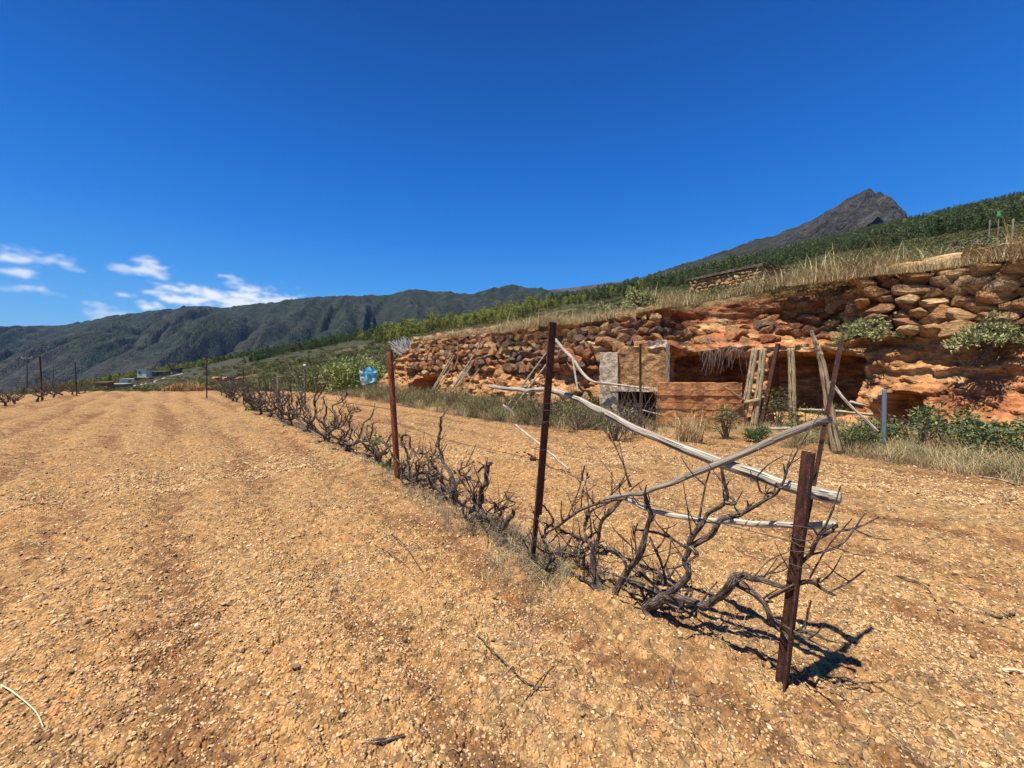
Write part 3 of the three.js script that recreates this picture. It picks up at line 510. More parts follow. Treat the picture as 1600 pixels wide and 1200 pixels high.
// weathered poles tied to the posts
function pole(label, pts, r0, r1, seed, knots, mat = M.grey) {
  const t = thing('wooden_pole', label, 'pole', pts[0].clone()); const body = part(t, 'shaft', limb(pts, r0, r1, { sides: 11, knob: .09, seed, step: .03, wander: .006 }), mat);
  const cv = new THREE.CatmullRomCurve3(pts);
  knots.forEach((u, i) => { const p = cv.getPoint(u), tg = cv.getTangent(u), R = lerp(r0, r1, u), a = i * 2.1 + seed, n = V3(Math.cos(a), Math.sin(a), .3).cross(tg).normalize(); part(body, 'knot', limb([p.clone().addScaledVector(n, R * .5), p.clone().addScaledVector(n, R * 1.22).addScaledVector(tg, .01)], R * .55, R * .3, { sides: 6, step: .01, seed: i }), mat); });
  return t;
}
pole('long whitish weathered pole sloping down from the tall post to the end post', [atF(1311, 778, CF + .02), atF(1262, 768, CF + .07), atF(1125, 723, 2.42), atF(1000, 672, 2.78), atF(930, 637, 3.05), atF(880, 615, 3.28), atF(848, 609, 3.42), atF(820, 610, 3.62), atF(764, 603, 4.0)], .035, .017, 3, [.2, .33, .47, .55, .62, .74, .86]);
pole('grey pole crossing over the long whitish pole and tied to the leaning rod', [atF(1296, 654, CF + .13), atF(1240, 674, 2.22), atF(1125, 724, 2.355), atF(1040, 758, 2.46), atF(990, 772, 2.53), atF(945, 778, 2.6)], .024, .013, 8, [.3, .55, .7, .85], M.greyDull);
pole('lower thin pale pole running level from the vines to the end post', [atF(1308, 819, CF - .02), atF(1262, 822, CF + .06), atF(1180, 818, 2.2), atF(1100, 812, 2.36), atF(1040, 802, 2.5), atF(978, 781, 2.66)], .019, .014, 5, [.25, .5, .62, .8]);
pole('thin white stick slanting down to the soil behind the tall rusty post', [onGround(889, 735).add(V3(0, .01, 0)), atF(850, 700, 6.6), atF(806, 664, 7.4)], .02, .017, 6, [.5]);
pole('short white stub of branch above the slanting stick', [atF(803, 652, 8.0), atF(796, 640, 8.0), atF(786, 633, 8.05)], .03, .024, 7, [.5]);

// ---- vines
const ROWN = V3(.755, 0, -.655);
function vine(label, baseP, limbs, r, seed, group, dense = 1) {   // limbs: [points, r0, r1]
  const t = thing('grape_vine', label, 'vine', baseOf(baseP), group), twigs = []; let first = true;
  limbs.forEach(([pts, r0, r1], li) => {
    part(t, first ? 'trunk' : 'branch', limb(pts, r0 * .88, r1 * .9, { sides: 9, knob: .32, seed: seed + li * 3, step: .018, wander: r0 * .75 }), M.bark); first = false;
    const cv = new THREE.CatmullRomCurve3(pts), L = cv.getLength(), n = Math.round(L * (r0 < .012 ? 9 : 16) * dense);
    for (let i = 0; i < n; i++) {
      const u = .15 + .85 * r(), p = cv.getPoint(u), tg = cv.getTangent(u), d = V3(r() * 2 - 1, r() * 1.6 - .4, r() * 2 - 1).addScaledVector(tg, .7).normalize(), l = .03 + r() * r() * .32;
      const q = p.clone().addScaledVector(d, l * .5).add(V3((r() - .5) * .3 * l, (r() - .3) * .3 * l, (r() - .5) * .3 * l)), e = q.clone().addScaledVector(d, l * .45).add(V3((r() - .5) * .3 * l, r() * .35 * l, (r() - .5) * .3 * l));
      const rr = .0035 + r() * .004; twigs.push(limb([p, q, e], l < .07 ? rr * 1.6 : rr, rr * .5, { sides: 5, step: .03, knob: .2, seed: i, caps: false }));
      if (l > .16 && r() < .6) { const d2 = V3(r() * 2 - 1, r() * 1.4 - .3, r() * 2 - 1).normalize(); twigs.push(limb([q, q.clone().addScaledVector(d2, l * .35), q.clone().addScaledVector(d2, l * .6).add(V3(0, l * .1, 0))], rr * .7, rr * .3, { sides: 4, step: .04, knob: .1, caps: false })); }
    }
  });
  if (twigs.length) part(t, 'twigs', mergeI(twigs), M.bark).userData.kind = 'stuff';
  return t;
}
const rv = rngOf(2024);
// limbs drawn as sight lines onto the upright plane of the row, each wandering a little to either side of it
function drawn(list, off0 = 0, off1 = 0) { return list.map(([px, py], i) => onRow(px, py, lerp(off0, off1, i / (list.length - 1)) + (i ? (rv() - .5) * .05 : 0))); }
const S6 = ([x, y]) => [780 + x / 2.58, 720 + y / 2.58], S7 = ([x, y]) => [480 + x / 3.81, 600 + y / 3.81], S4 = ([x, y]) => [280 + x / 3.75, 460 + y / 3.75];
const L6 = (pts, r0, r1, a = 0, b = 0) => [drawn(pts.map(S6), a, b), r0, r1], L7 = (pts, r0, r1, a = 0, b = 0) => [drawn(pts.map(S7), a, b), r0, r1], L4 = (pts, r0, r1, a = 0, b = 0) => [drawn(pts.map(S4), a, b), r0, r1];
vine('leafless vine with two steep arms, next to the tall dark iron post', onRow(954, 952), [
  L6([[450, 630], [445, 590], [450, 552]], .04, .034), L6([[445, 560], [415, 510], [388, 440], [386, 380], [398, 320], [412, 255], [445, 205], [490, 165], [522, 140]], .026, .013, 0, .05),
  L6([[450, 556], [485, 505], [522, 440], [558, 400], [585, 330], [605, 260], [622, 220], [600, 165], [582, 130]], .028, .01, 0, -.05), L6([[386, 390], [355, 320], [345, 265], [372, 200], [440, 165]], .012, .006, 0, .1),
  L6([[440, 548], [370, 500], [300, 470], [200, 465], [105, 455]], .018, .011, 0, -.06), L6([[388, 350], [320, 310], [250, 290], [200, 330]], .009, .005, .02, .15), L6([[170, 310], [230, 262], [300, 215], [360, 185], [440, 165], [520, 150]], .012, .008, .06, .03),
  L6([[230, 410], [300, 375], [380, 345]], .012, .008, .18, .05), L6([[330, 195], [335, 130], [355, 60], [340, 20]], .007, .003, .05, .1), L6([[270, 240], [300, 170], [330, 90], [345, 20]], .006, .003, .06, .12), L6([[520, 440], [490, 385], [440, 355], [400, 370]], .012, .007, 0, .06), L6([[558, 400], [545, 290], [560, 250]], .009, .004),
  L6([[130, 515], [200, 540], [280, 560], [360, 590], [430, 610]], .016, .012, -.02, -.02), L6([[530, 105], [515, 55], [500, 0]], .009, .004)], rv, 100);
vine('leafless vine with a long snaking arm reaching the near end post', onRow(1018, 968), [
  L6([[612, 660], [612, 612], [655, 575], [688, 532]], .044, .036, 0, 0), L6([[688, 532], [740, 490], [772, 445], [760, 385], [772, 335], [790, 295], [802, 245], [845, 208], [910, 172], [905, 110], [892, 35]], .026, .008, 0, .06),
  L6([[770, 350], [845, 300], [880, 252], [950, 222], [1000, 190], [1060, 155], [1110, 130], [1140, 90], [1170, 15]], .017, .006, .02, .1), L6([[690, 535], [760, 560], [835, 574], [880, 532], [945, 495], [962, 468], [1040, 482], [1160, 506], [1262, 476], [1345, 540]], .033, .008, 0, .02),
  L6([[955, 490], [1040, 545], [1085, 595], [1108, 650], [1165, 712]], .019, .012, 0, -.03), L6([[1085, 552], [1165, 520], [1210, 490]], .01, .006), L6([[655, 525], [590, 470], [540, 430]], .013, .008, .03, .03), L6([[660, 500], [640, 460], [605, 445]], .012, .007), L6([[760, 355], [690, 310], [590, 285], [545, 275]], .01, .006, .02, .1),
  L6([[1205, 425], [1255, 375], [1270, 330], [1290, 290], [1365, 250]], .012, .006, 0, -.02), L6([[1285, 310], [1330, 290], [1365, 262]], .008, .005), L6([[1110, 125], [1060, 130], [1035, 60]], .007, .004, .1, .1), L6([[1165, 705], [1230, 660], [1262, 560]], .006, .003), L6([[1170, 690], [1260, 685], [1325, 730]], .007, .004), L6([[905, 165], [960, 172], [935, 150]], .011, .006, .06, .06), L6([[770, 345], [800, 380], [785, 370]], .012, .01)], rv, 140);
vine('tall crooked vine with one long upright arm, between the two rusty posts', onRow(703, 815), [
  L7([[840, 835], [855, 770], [868, 700], [872, 640]], .06, .04), L7([[872, 640], [862, 540], [800, 450], [778, 365], [792, 285], [795, 225], [812, 178]], .03, .013, 0, .1), L7([[868, 645], [825, 632], [797, 590], [802, 545]], .03, .018, 0, -.05), L7([[850, 770], [800, 690], [770, 620], [740, 588], [660, 622]], .035, .016, 0, -.03), L7([[780, 440], [742, 400], [735, 350]], .01, .004, .05, .05), L7([[880, 620], [905, 570], [900, 520], [930, 490]], .01, .005, 0, .1), L7([[885, 800], [892, 690], [890, 600]], .011, .006, -.04, -.04), L7([[800, 700], [700, 690], [640, 640]], .02, .012)], rv, 180);
vine('vine leaning right with a stubby forked tip, right of the tall crooked vine', onRow(728, 818), [
  L7([[930, 850], [945, 775], [1010, 712], [1042, 620], [1070, 535], [1098, 462]], .034, .022, 0, .04), L7([[1085, 480], [1045, 495], [1015, 525]], .015, .009), L7([[1005, 720], [1025, 780], [1030, 840]], .02, .014), L7([[1035, 620], [1000, 580], [950, 572]], .014, .006), L7([[1030, 835], [1090, 790], [1110, 850]], .013, .007), L7([[1000, 700], [990, 640], [1010, 600]], .012, .006)], rv, 210);
vine('thick vine trunk lying low along the soil beside the tall dark post', onRow(765, 850), [
  L7([[930, 925], [985, 895], [1050, 878], [1110, 905], [1160, 950], [1210, 985], [1320, 1035]], .05, .03, 0, -.05), L7([[1110, 890], [1170, 825], [1215, 785], [1232, 745]], .028, .018, 0, .04), L7([[800, 900], [860, 850], [930, 880]], .026, .03, -.06, 0), L7([[1190, 960], [1250, 930], [1290, 910]], .012, .006), L7([[960, 930], [900, 880], [780, 900], [790, 950]], .012, .008, -.08, -.1)], rv, 240);
vine('low vine with many thin curled arms around the orange rusted pipe post', onRow(620, 765), [
  L7([[540, 660], [520, 600], [545, 540], [560, 500]], .06, .04), L7([[560, 520], [600, 470], [590, 400], [560, 340], [580, 300], [612, 320], [618, 380], [650, 412], [705, 420], [725, 480], [708, 575]], .02, .009, 0, .1), L7([[555, 540], [635, 545], [668, 490], [675, 470]], .022, .013), L7([[520, 580], [490, 470], [500, 420], [470, 365], [440, 350]], .02, .008, 0, -.1), L7([[400, 500], [402, 430], [380, 360], [345, 318]], .034, .024, .05, .1), L7([[425, 470], [430, 410], [410, 345], [408, 290]], .014, .007, .1, .1), L7([[520, 610], [440, 540], [400, 500]], .03, .03), L7([[590, 490], [640, 560], [700, 600]], .014, .008), L7([[480, 600], [430, 640], [390, 600]], .018, .01)], rv, 280);
vine('twisted vine left of the orange rusted pipe post', onRow(556, 738), [
  L7([[285, 560], [290, 480], [270, 410], [230, 380]], .042, .022), L7([[270, 420], [240, 350], [265, 290], [245, 230], [270, 180], [325, 155]], .02, .008, 0, .1), L7([[290, 450], [340, 430], [370, 440]], .02, .009), L7([[235, 385], [190, 320], [210, 290]], .014, .007, 0, -.05), L7([[250, 470], [200, 430], [160, 430]], .02, .013)], rv, 310);
vine('broad bushy leafless vine with a fan of many curled upright arms', onRow(484, 697), [
  L4([[760, 900], [745, 820], [735, 770]], .075, .06), L4([[880, 960], [850, 890], [790, 850], [745, 830]], .05, .045), L4([[740, 780], [700, 730], [690, 650], [720, 590], [700, 540], [640, 420], [600, 360]], .032, .008, 0, .15), L4([[745, 790], [800, 700], [790, 640], [805, 570], [800, 510], [820, 460]], .034, .012, 0, .1), L4([[735, 780], [660, 700], [600, 690], [580, 640], [540, 640]], .032, .011, 0, -.1), L4([[730, 800], [650, 760], [590, 720], [560, 680], [620, 640], [650, 600]], .03, .01, 0, -.15), L4([[870, 900], [880, 800], [850, 740], [860, 660], [840, 600]], .03, .01, 0, .1), L4([[878, 820], [930, 740], [900, 660], [960, 620], [990, 580]], .024, .008, 0, .15), L4([[885, 800], [960, 760], [1000, 690], [1060, 670]], .02, .007, 0, .05), L4([[880, 890], [980, 830], [1000, 760], [970, 700]], .02, .008), L4([[740, 790], [770, 720], [740, 650], [690, 560], [630, 520]], .026, .009, 0, .2), L4([[700, 740], [650, 690], [640, 620], [590, 580], [520, 570]], .02, .007, 0, .1), L4([[790, 650], [840, 560], [870, 500], [830, 420]], .014, .006, .1, .2)], rv, 340);
// the vines farther along the row, each grown on its own
const NEAR = [[-.35, 3.95, .55, 'low tangled vine directly behind the tall dark iron post'], [-.95, 4.85, .7, 'tangled vine just beyond the tall crooked vine'], [-1.25, 5.3, .6, 'low tangled vine in front of the orange rusted pipe post'], [-2.2, 6.5, .75, 'tangled vine just beyond the orange rusted pipe post'], [-3.1, 7.5, .9, 'tangled vine between the twisted vine and the broad bushy one'], [-3.8, 8.4, 1.1, 'upright tangled vine at the near side of the broad bushy one'], [.45, 2.98, .5, 'low twiggy vine at the foot of the near vine with two arms'], [.85, 2.55, .45, 'low twiggy shoots around the trunk of the snaking vine']];
function grownVine(label, b, H, spread, seed, group, arms = 8) {
  const r = rngOf(seed), limbs = [], sc = clamp(H, .5, 1), h0 = H * (.12 + r() * .12), knee = b.clone().add(V3((r() - .5) * .25, h0, (r() - .5) * .2)); limbs.push([[b.clone().setY(-.05), b.clone().lerp(knee, .5).add(V3((r() - .5) * .1, 0, (r() - .5) * .1)), knee], .055 * sc, .04 * sc]);
  for (let i = 0; i < arms; i++) { const a = (i + r()) / arms * 6.283, l = spread * (.5 + r() * .7), up = H * (.45 + r() * .6) - h0, pts = [knee.clone()]; let q = knee.clone(); const n = 5; for (let k = 1; k <= n; k++) { const t = k / n; q = knee.clone().add(V3(Math.cos(a) * l * Math.pow(t, .6) * .95, up * Math.pow(t, 1.25), Math.sin(a) * l * Math.pow(t, .6) * .6)).add(V3((r() - .5) * .2, (r() - .5) * .12, (r() - .5) * .2)); pts.push(q); } limbs.push([pts, (i < 7 ? .02 + r() * .012 : .012) * sc, .005 + r() * .003]); }
  return vine(label, b, limbs, r, seed, group, .6);
}
NEAR.forEach(([x, f, h, label], i) => grownVine(label, P(x, f), h, h * .62, 1700 + i * 9, null, i > 5 ? 5 : 8));
{
  const spots = []; let x = -5.9, f = 10.8; const r = rngOf(66);
  for (let i = 0; i < 13; i++) { spots.push([x + (r() - .5) * .2, f + (r() - .5) * .2]); const st = 1.05 + r() * .35; x -= st * .655; f += st * .755; }
  spots.forEach(([x, f], i) => grownVine(`dark leafless vine, ${ORD[i]} beyond the broad bushy vine towards the far end of the row`, P(x, f), 1.05 + r() * .4, .55 + r() * .25, 500 + i * 7, 'vines along the row', 8));
  // the next row, along the left edge of the field
  for (let i = 0; i < 11; i++) { const f = 14.5 + i * 1.15 + r() * .4; grownVine(`dark leafless vine in the row along the left field edge, ${ORD[i]} from the near end`, P(leftEdge(f) - .8 + (r() - .5) * .4, f), .9 + r() * .5, .6 + r() * .2, 800 + i * 5, 'vines along the left edge', 11); }
}
// posts and canes along the far part of the row
function upright(name, label, px, pyB, pyT, rad, mat, o = {}) { const b = onGround(px, pyB), f = -b.z, t = atF(o.px1 ?? px, pyT, f); b.y = -.1; return bar(name, label, 'post', [b, t], rad, rad * .9, mat, { sides: 8, knob: .03, ...o }); }
upright('row_post', 'pale wooden post among the far vines, left of the grey one with a white cap', 437, 644, 587, .05, M.cane, { px1: 434 });
{ const b = onGround(477, 640), f = -b.z, top = atF(476, 571, f), t = thing('row_post', 'slim grey post with a white cap among the far vines', 'post', b.clone()); const a = b.clone(); a.y = -.1; part(t, 'shaft', limb([a, top], .032, .032, { knob: .02, sides: 8, step: .1 }), M.greyDull); const g = new THREE.SphereGeometry(.055, 10, 8); g.scale(1, .8, 1); g.translate(top.x, top.y, top.z); part(t, 'cap', g, std({ color: rgb(.75, .75, .72) })); }
upright('row_post', 'thin dark post where the row of vines thins out', 380, 634, 577, .02, M.rust);
upright('row_post', 'dark post at the far left end of the vine row', 323, 622, 560, .03, M.rust);
upright('row_post', 'thin grey post behind the far end of the vine row', 346, 620, 570, .03, M.greyDull);
upright('white_stake', 'white leaning stake at the far field edge left of the green bush', 519, 612, 571, .075, std({ color: rgb(.8, .78, .72) }), { px1: 510 });
upright('thin_stake', 'thin pale stake behind the white leaning one', 512, 613, 553, .03, M.greyDull);
upright('thin_stake', 'slim grey stake beside the blue plastic sheet', 559, 616, 563, .035, M.greyDull, { px1: 562 });
upright('leaning_cane', 'pale cane leaning right over the far vines', 383, 610, 573, .03, M.cane, { px1: 398 });
upright('row_post', 'stout dark post standing by the left field edge', 66, 622, 556, .04, M.rust, { px1: 62 });
upright('row_post', 'slender dark post right of the stout one at the far left edge', 120, 618, 565, .028, M.rust, { px1: 117 });
// trellis wires
function wire(label, a, b, sag = .03, rad = .0024) { const m = a.clone().lerp(b, .5); m.y -= sag; return bar('trellis_wire', label, 'wire', [a, m, b], rad, rad, M.wire, { sides: 4, knob: 0, step: .3 }); }
wire('thin wire stretched from the tall dark post to the near end post', atF(836, 720, BF), atF(1252, 850, CF), .05);
wire('thin wire stretched from the orange pipe post to the tall dark post', atF(617, 660, AF), atF(838, 718, BF), .04);
wire('loose dark wire hanging slantwise behind the long pole', atF(880, 645, 3.6), atF(1110, 925, 2.45), .02, .0025);
wire('thin wire running from the orange pipe post to the dark far end post', atF(615, 640, AF), atF(323, 592, 26), .1, .004);
console.log('vines', Date.now() % 1e6);
// ------------------------------------------------------------------ vegetation near by
const STRAW = [[.52, .41, .20], [.46, .35, .17], [.60, .50, .28], [.38, .28, .14]], OLIVE = [[.17, .17, .06], [.22, .20, .08], [.12, .13, .05], [.30, .25, .11]], GREEN = [[.085, .14, .035], [.11, .17, .04], [.07, .115, .035], [.16, .19, .05]], GREYW = [[.22, .165, .11], [.29, .225, .15], [.15, .11, .08]];
const strawTufts = [1, 2, 3].map(i => tuftGeo(i * 11, 20, 1, .42, 1.25, .010, STRAW)), oliveTufts = [4, 5].map(i => tuftGeo(i * 11, 20, 1, .42, 1.1, .014, OLIVE)), greyTufts = [6, 7].map(i => tuftGeo(i * 11, 22, 1, .45, 1.1, .008, GREYW));
function scatter(n, r, fn) { const l = []; for (let i = 0; i < n; i++) { const q = fn(r, i); if (q) l.push(q); } return l; }
const tint = (r, a = .25) => { const v = 1 - a + r() * a * 2; return rgb(v, v * (1 - .05 + r() * .1), v); };
{ // weeds at the foot of the bank
  const r = rngOf(301);
  const band = (n, px0, px1, dMin, dMax, hMin, hMax) => scatter(n, r, () => { const s = lerp(sp(px0), sp(px1) + (px1 >= 1600 ? 2.5 : 0), r()), w = wallAt(s), o = bankOut(s, .3), d = lerp(dMin, dMax, Math.pow(r(), .8)), x = w.x + w.nx * (Math.max(o, 0) + d), f = w.f + w.nf * (Math.max(o, 0) + d); if (noise2(x * .9, f * .9, 33) < -.35 && r() < .7) return null; const h = lerp(hMin, hMax, r()) * (1 - .5 * d / dMax); return { m: mat4(P(x, f, fieldH(x, f) - .03), h * .9, h, h * .9, (r() - .5) * .3, r() * 6.28, (r() - .5) * .3), c: tint(r) }; });
  stuff('dry_weeds', 'straw coloured dry weeds along the foot of the bank', 'weeds', strawTufts[0], M.grass, [...band(1100, 560, 960, .1, 1.9, .3, .9), ...band(260, 960, 1330, .2, 2.6, .15, .45), ...band(1200, 1330, 1600, .2, 2.9, .25, .75)]);
  stuff('olive_weeds', 'olive green weeds along the foot of the bank', 'weeds', oliveTufts[0], M.grass, [...band(1500, 560, 960, .0, 1.7, .4, 1.25), ...band(160, 960, 1330, .2, 1.6, .2, .5), ...band(900, 1330, 1600, .1, 2.7, .25, .65)]);
  stuff('grey_weed_litter', 'grey brown dead weed litter along the foot of the bank', 'weeds', greyTufts[0], M.grass, [...band(1000, 560, 960, .2, 2.2, .25, .7), ...band(420, 960, 1330, .3, 3.2, .1, .28), ...band(900, 1330, 1600, .6, 3.2, .12, .4)]);
  // dry grass on top of the bank
  const topGrass = (n, px0, px1, d0, d1, h0, h1) => scatter(n, r, () => { const s = lerp(sp(px0), sp(px1) + (px1 >= 1600 ? 3 : 0), r()), w = wallAt(s), d = lerp(d0, d1, r() * r()), x = w.x - w.nx * d, f = w.f - w.nf * d, red = softBox(s, sp(1075), sp(1225), .3); if (d < 1.5 * red) return null; const y = Math.max(terrace(x, f, d, s), d > 5 ? hillH(x, f) : -9), h = lerp(h0, h1, r() * r()) * (.75 + .6 * noise2(x * .8, f * .8, 9)); return { m: mat4(P(x, f, y - .04), h, h, h, (r() - .5) * .2, r() * 6.28, (r() - .5) * .2), c: tint(r) }; });
  stuff('straw_grass', 'pale dry grass along the top of the stone walls', 'grass', strawTufts[1], M.grass, [...topGrass(2200, 640, 1060, .35, 6, .35, .85), ...topGrass(2300, 1040, 1600, .4, 7, .4, 1.1)]);
  stuff('green_grass', 'green grass and weeds on the slope above the walls', 'grass', oliveTufts[1], M.grass, [...topGrass(900, 640, 1060, 1.5, 9, .3, .6), ...topGrass(2600, 1040, 1600, 1.0, 12, .35, .95)]);
  // thatch of dead grass under the vines
  const row = scatter(2700, r, () => { const t = r(), seg = r() < .3 ? 0 : r() < .5 ? 1 : 2, [[x0, f0], [x1, f1]] = rowSeg(seg), q = seg === 2 ? t * t : t, a = (r() + r() + r() - 1.5) * .34, x = lerp(x0, x1, q) + a * .755 - (seg === 0 && r() < .2 ? .2 : 0), f = lerp(f0, f1, q) + a * .655; if (noise2(x * 2, f * 2, 5) < -.3) return null; if (seg === 0 && q < .28) return null; const h = .05 + r() * r() * .15; return { m: mat4(P(x, f, fieldH(x, f) - .01), h * 1.3, h, h * 1.3, (r() - .5) * .6, r() * 6.28, (r() - .5) * .6), c: tint(r, .35) }; });
  stuff('dead_grass', 'grey brown dead grass matted under the vines', 'grass', greyTufts[1], M.grass, row.slice(0, Math.floor(row.length * .6)));
  stuff('straw_under_vines', 'short straw coloured grass between the vine trunks', 'grass', strawTufts[2], M.grass, row.slice(Math.floor(row.length * .6)).map(e => e));
}
// leafy bushes
function bush(name, label, category, at, w, h, leaf, n, cols, seed, o = {}, group) {
  const r = rngOf(seed), t = thing(name, label, category, at.clone(), group), clumps = [], stems = [];
  const m = o.clumps || 12; for (let i = 0; i < m; i++) { const a = r() * 6.283, q = Math.sqrt(r()) * w * .42, y = h * (.3 + .55 * r()) * (1 - .35 * (q / (w * .5)) ** 2); const c = [Math.cos(a) * q, y, Math.sin(a) * q * (o.deep || .8), (o.clumpR || .28) * Math.min(w, h) * (.6 + r() * .7)]; clumps.push(c); stems.push(limb([V3(c[0] * .12, -.05, c[2] * .12), V3(c[0] * .5 + (r() - .5) * .1, c[1] * .55, c[2] * .5), V3(c[0], c[1], c[2])], o.stemR || .014, (o.stemR || .014) * .4, { sides: 5, step: .1, knob: .1, seed: i, caps: false })); }
  part(t, 'foliage', leafMass(r, n, clumps, leaf, cols, o), M.leaf, false); stems.forEach(g => part(t, 'stem', g, M.twig, false)); return t;
}
const BLUEG = [[.11, .165, .075], [.15, .205, .095], [.085, .13, .055], [.22, .24, .08], [.13, .18, .085]], YEL = [[.34, .27, .05], [.20, .20, .05]];
const gp = (px, py) => onGround(px, py);
[[1372, 702, .9, .7, 'leafy green shrub at the foot of the blue grey pipe'], [1432, 706, 1.15, .95, 'blue green shrub right of the grey pipe'], [1482, 704, 1.3, 1.05, 'dense blue green shrub under the shadow of the right succulent'], [1532, 716, 1.0, .75, 'blue green shrub with yellowing leaves near the right edge'], [1590, 722, 1.1, .85, 'green shrub cut by the right edge of the picture'], [1500, 680, 1.2, 1.4, 'tall yellow green shrub against the rock face at right']].forEach(([px, py, w, h, label], i) => bush('green_shrub', label, 'shrub', gp(px, py), w, h, .075, 620, i % 2 ? [...BLUEG, YEL[0]] : [...BLUEG, ...GREEN, YEL[1]], 900 + i, { clumps: 22, deep: .7, clumpR: .2 }, 'green shrubs at the right'));
[[1335, 705, .8, .7, 'ferny bright green shrub just right of the forked pole foot', GREEN], [1262, 688, 1.5, .8, 'dark green undergrowth in front of the lone timber prop', GREEN], [1215, 668, 1.1, 1.25, 'dark leafy shrub growing beside the leaning iron bar', OLIVE], [1300, 668, 1.2, .75, 'dark shrub in the shade of the cave behind the forked pole', GREEN], [1183, 690, .55, .4, 'small bright green tuft at the foot of the two timber props', GREEN], [1135, 685, .7, .85, 'thin green bush against the right part of the earth wall', OLIVE], [960, 688, 1.1, .9, 'olive bush hiding the foot of the concrete pillar', OLIVE], [905, 672, 1.4, 1.0, 'grey green bush left of the concrete doorway', OLIVE], [845, 662, 1.5, .95, 'olive bush below the end of the long stone wall', OLIVE], [795, 652, 1.5, .9, 'low olive bush behind the long pole tip', OLIVE], [748, 648, 1.6, .9, 'olive bush below the middle of the long stone wall', OLIVE], [700, 640, 1.6, .9, 'grey green bush near the leaning canes', OLIVE], [660, 634, 1.7, .95, 'brownish bush before the small dark hole', OLIVE], [625, 630, 1.6, 1.0, 'grey brown bush right of the orange pipe post', OLIVE]].forEach(([px, py, w, h, label, cols], i) => bush('weed_bush', label, 'bush', gp(px, py), w, h, .06, 800, i > 5 ? [...cols, ...GREYW, ...OLIVE] : [...cols, [.06, .09, .03]], 950 + i, { clumps: 14, deep: .6, slim: .3 }));
{ const t = thing('dry_grass_clump', 'tall straw coloured grass clump in front of the earth wall', 'grass', gp(1076, 690)); const g = tuftGeo(77, 240, .75, .28, .9, .007, [...STRAW, [.55, .36, .14]]); part(t, 'blades', g, M.grass, false).userData.kind = 'stuff'; }
// succulent shrubs on the bank: forked stems ending in pale rosettes
function succulent(label, at, w, h, seed, n = 90) {
  const r = rngOf(seed), t = thing('succulent_shrub', label, 'shrub', at.clone()), heads = [], hub = V3(0, h * .12, 0);
  part(t, 'trunk', limb([V3(0, -.35, -.25), V3(0, -.1, -.05), hub], .07, .055, { sides: 7, step: .05 }), M.bark, false);
  for (let i = 0; i < n; i++) { const a = r() * 6.283, q = Math.sqrt(r()) * w * .5, e = V3(Math.cos(a) * q, h * (.45 + .5 * r()) * (1 - .9 * (q / (w * .5)) ** 2 + .5 * (r() - .5)), Math.sin(a) * q * .6), k = V3(e.x * .45 + (r() - .5) * .08, h * .18 + e.y * .2, e.z * .45); part(t, 'branch', limb([hub, k, e], .022, .012, { sides: 5, step: .08, caps: false }), M.bark, false); heads.push([e.x, e.y, e.z, 0.055 + r() * .04]); }
  part(t, 'leaf_rosettes', leafMass(r, n * 30, heads, .075, [[.34, .35, .12], [.40, .39, .16], [.24, .27, .09], [.44, .40, .20], [.27, .29, .12]], { rosette: true, squash: .6, slim: .42 }), M.leaf, false).userData.kind = 'stuff'; return t;
}
succulent('pale green succulent shrub hanging over the rock left of the big slab wall', bankPoint(sp(1352), 2.28, .42), 1.7, .62, 31);
succulent('dull green succulent shrub growing from the rock face near the right edge', bankPoint(sp(1538), 2.0, .5), 1.5, .6, 32);
succulent('yellow green succulent shrub on the wall top above the concrete doorway', bankPoint(sp(1015), bankTop(sp(1015)), -.1).setY(bankTop(sp(1015)) + .05), 1.3, .85, 33, 80);
succulent('sparse succulent on the wall top left of the one above the doorway', bankPoint(sp(930), bankTop(sp(930)), -.3).setY(bankTop(sp(930))), 1.0, .6, 34, 40);
{ // roots and dead vine hanging over the cave roof
  const r = rngOf(88), a = bankPoint(sp(1128), 2.2, .2), t = thing('hanging_roots', 'tangle of thin grey dry roots hanging over the left cave opening', 'roots', a.clone()), gs = [];
  for (let i = 0; i < 120; i++) { const s = sp(1128) + (r() + r() - 1) * .75, p = bankPoint(s, 2.1 + r() * .5, .06 + r() * .1), l = .25 + r() * .75, q = p.clone().add(V3((r() - .5) * .35, -l * .3 + r() * .15, .12 * r())), e = q.clone().add(V3((r() - .5) * .4, -l * .6, (r() - .5) * .15)); gs.push(limb([p, q, e], .006, .003, { sides: 4, step: .1, knob: 0, caps: false })); }
  part(t, 'roots', mergeI(gs), std({ color: rgb(.36, .29, .22) })).userData.kind = 'stuff';
  // dry brush standing before the door
  const b = gp(985, 682), d = thing('dead_brush', 'dark leafless brush standing in front of the door opening', 'brush', b.clone()), g2 = [];
  for (let i = 0; i < 60; i++) { const p = V3(b.x + (r() - .5) * 1.0, 0, b.z + (r() - .5) * .5), h = .5 + r() * .9, q = p.clone().add(V3((r() - .5) * .4, h * .5, (r() - .5) * .3)), e = q.clone().add(V3((r() - .5) * .6, h * .5, (r() - .5) * .3)); g2.push(limb([p, q, e], .009, .003, { sides: 4, step: .1, caps: false })); if (r() < .8) g2.push(limb([q, q.clone().add(V3((r() - .5) * .4, .2 * r(), (r() - .5) * .2)), q.clone().add(V3((r() - .5) * .7, .3 * r(), (r() - .5) * .3))], .006, .002, { sides: 4, step: .1, caps: false })); }
  part(d, 'branches', mergeI(g2), M.twig).userData.kind = 'stuff';
}
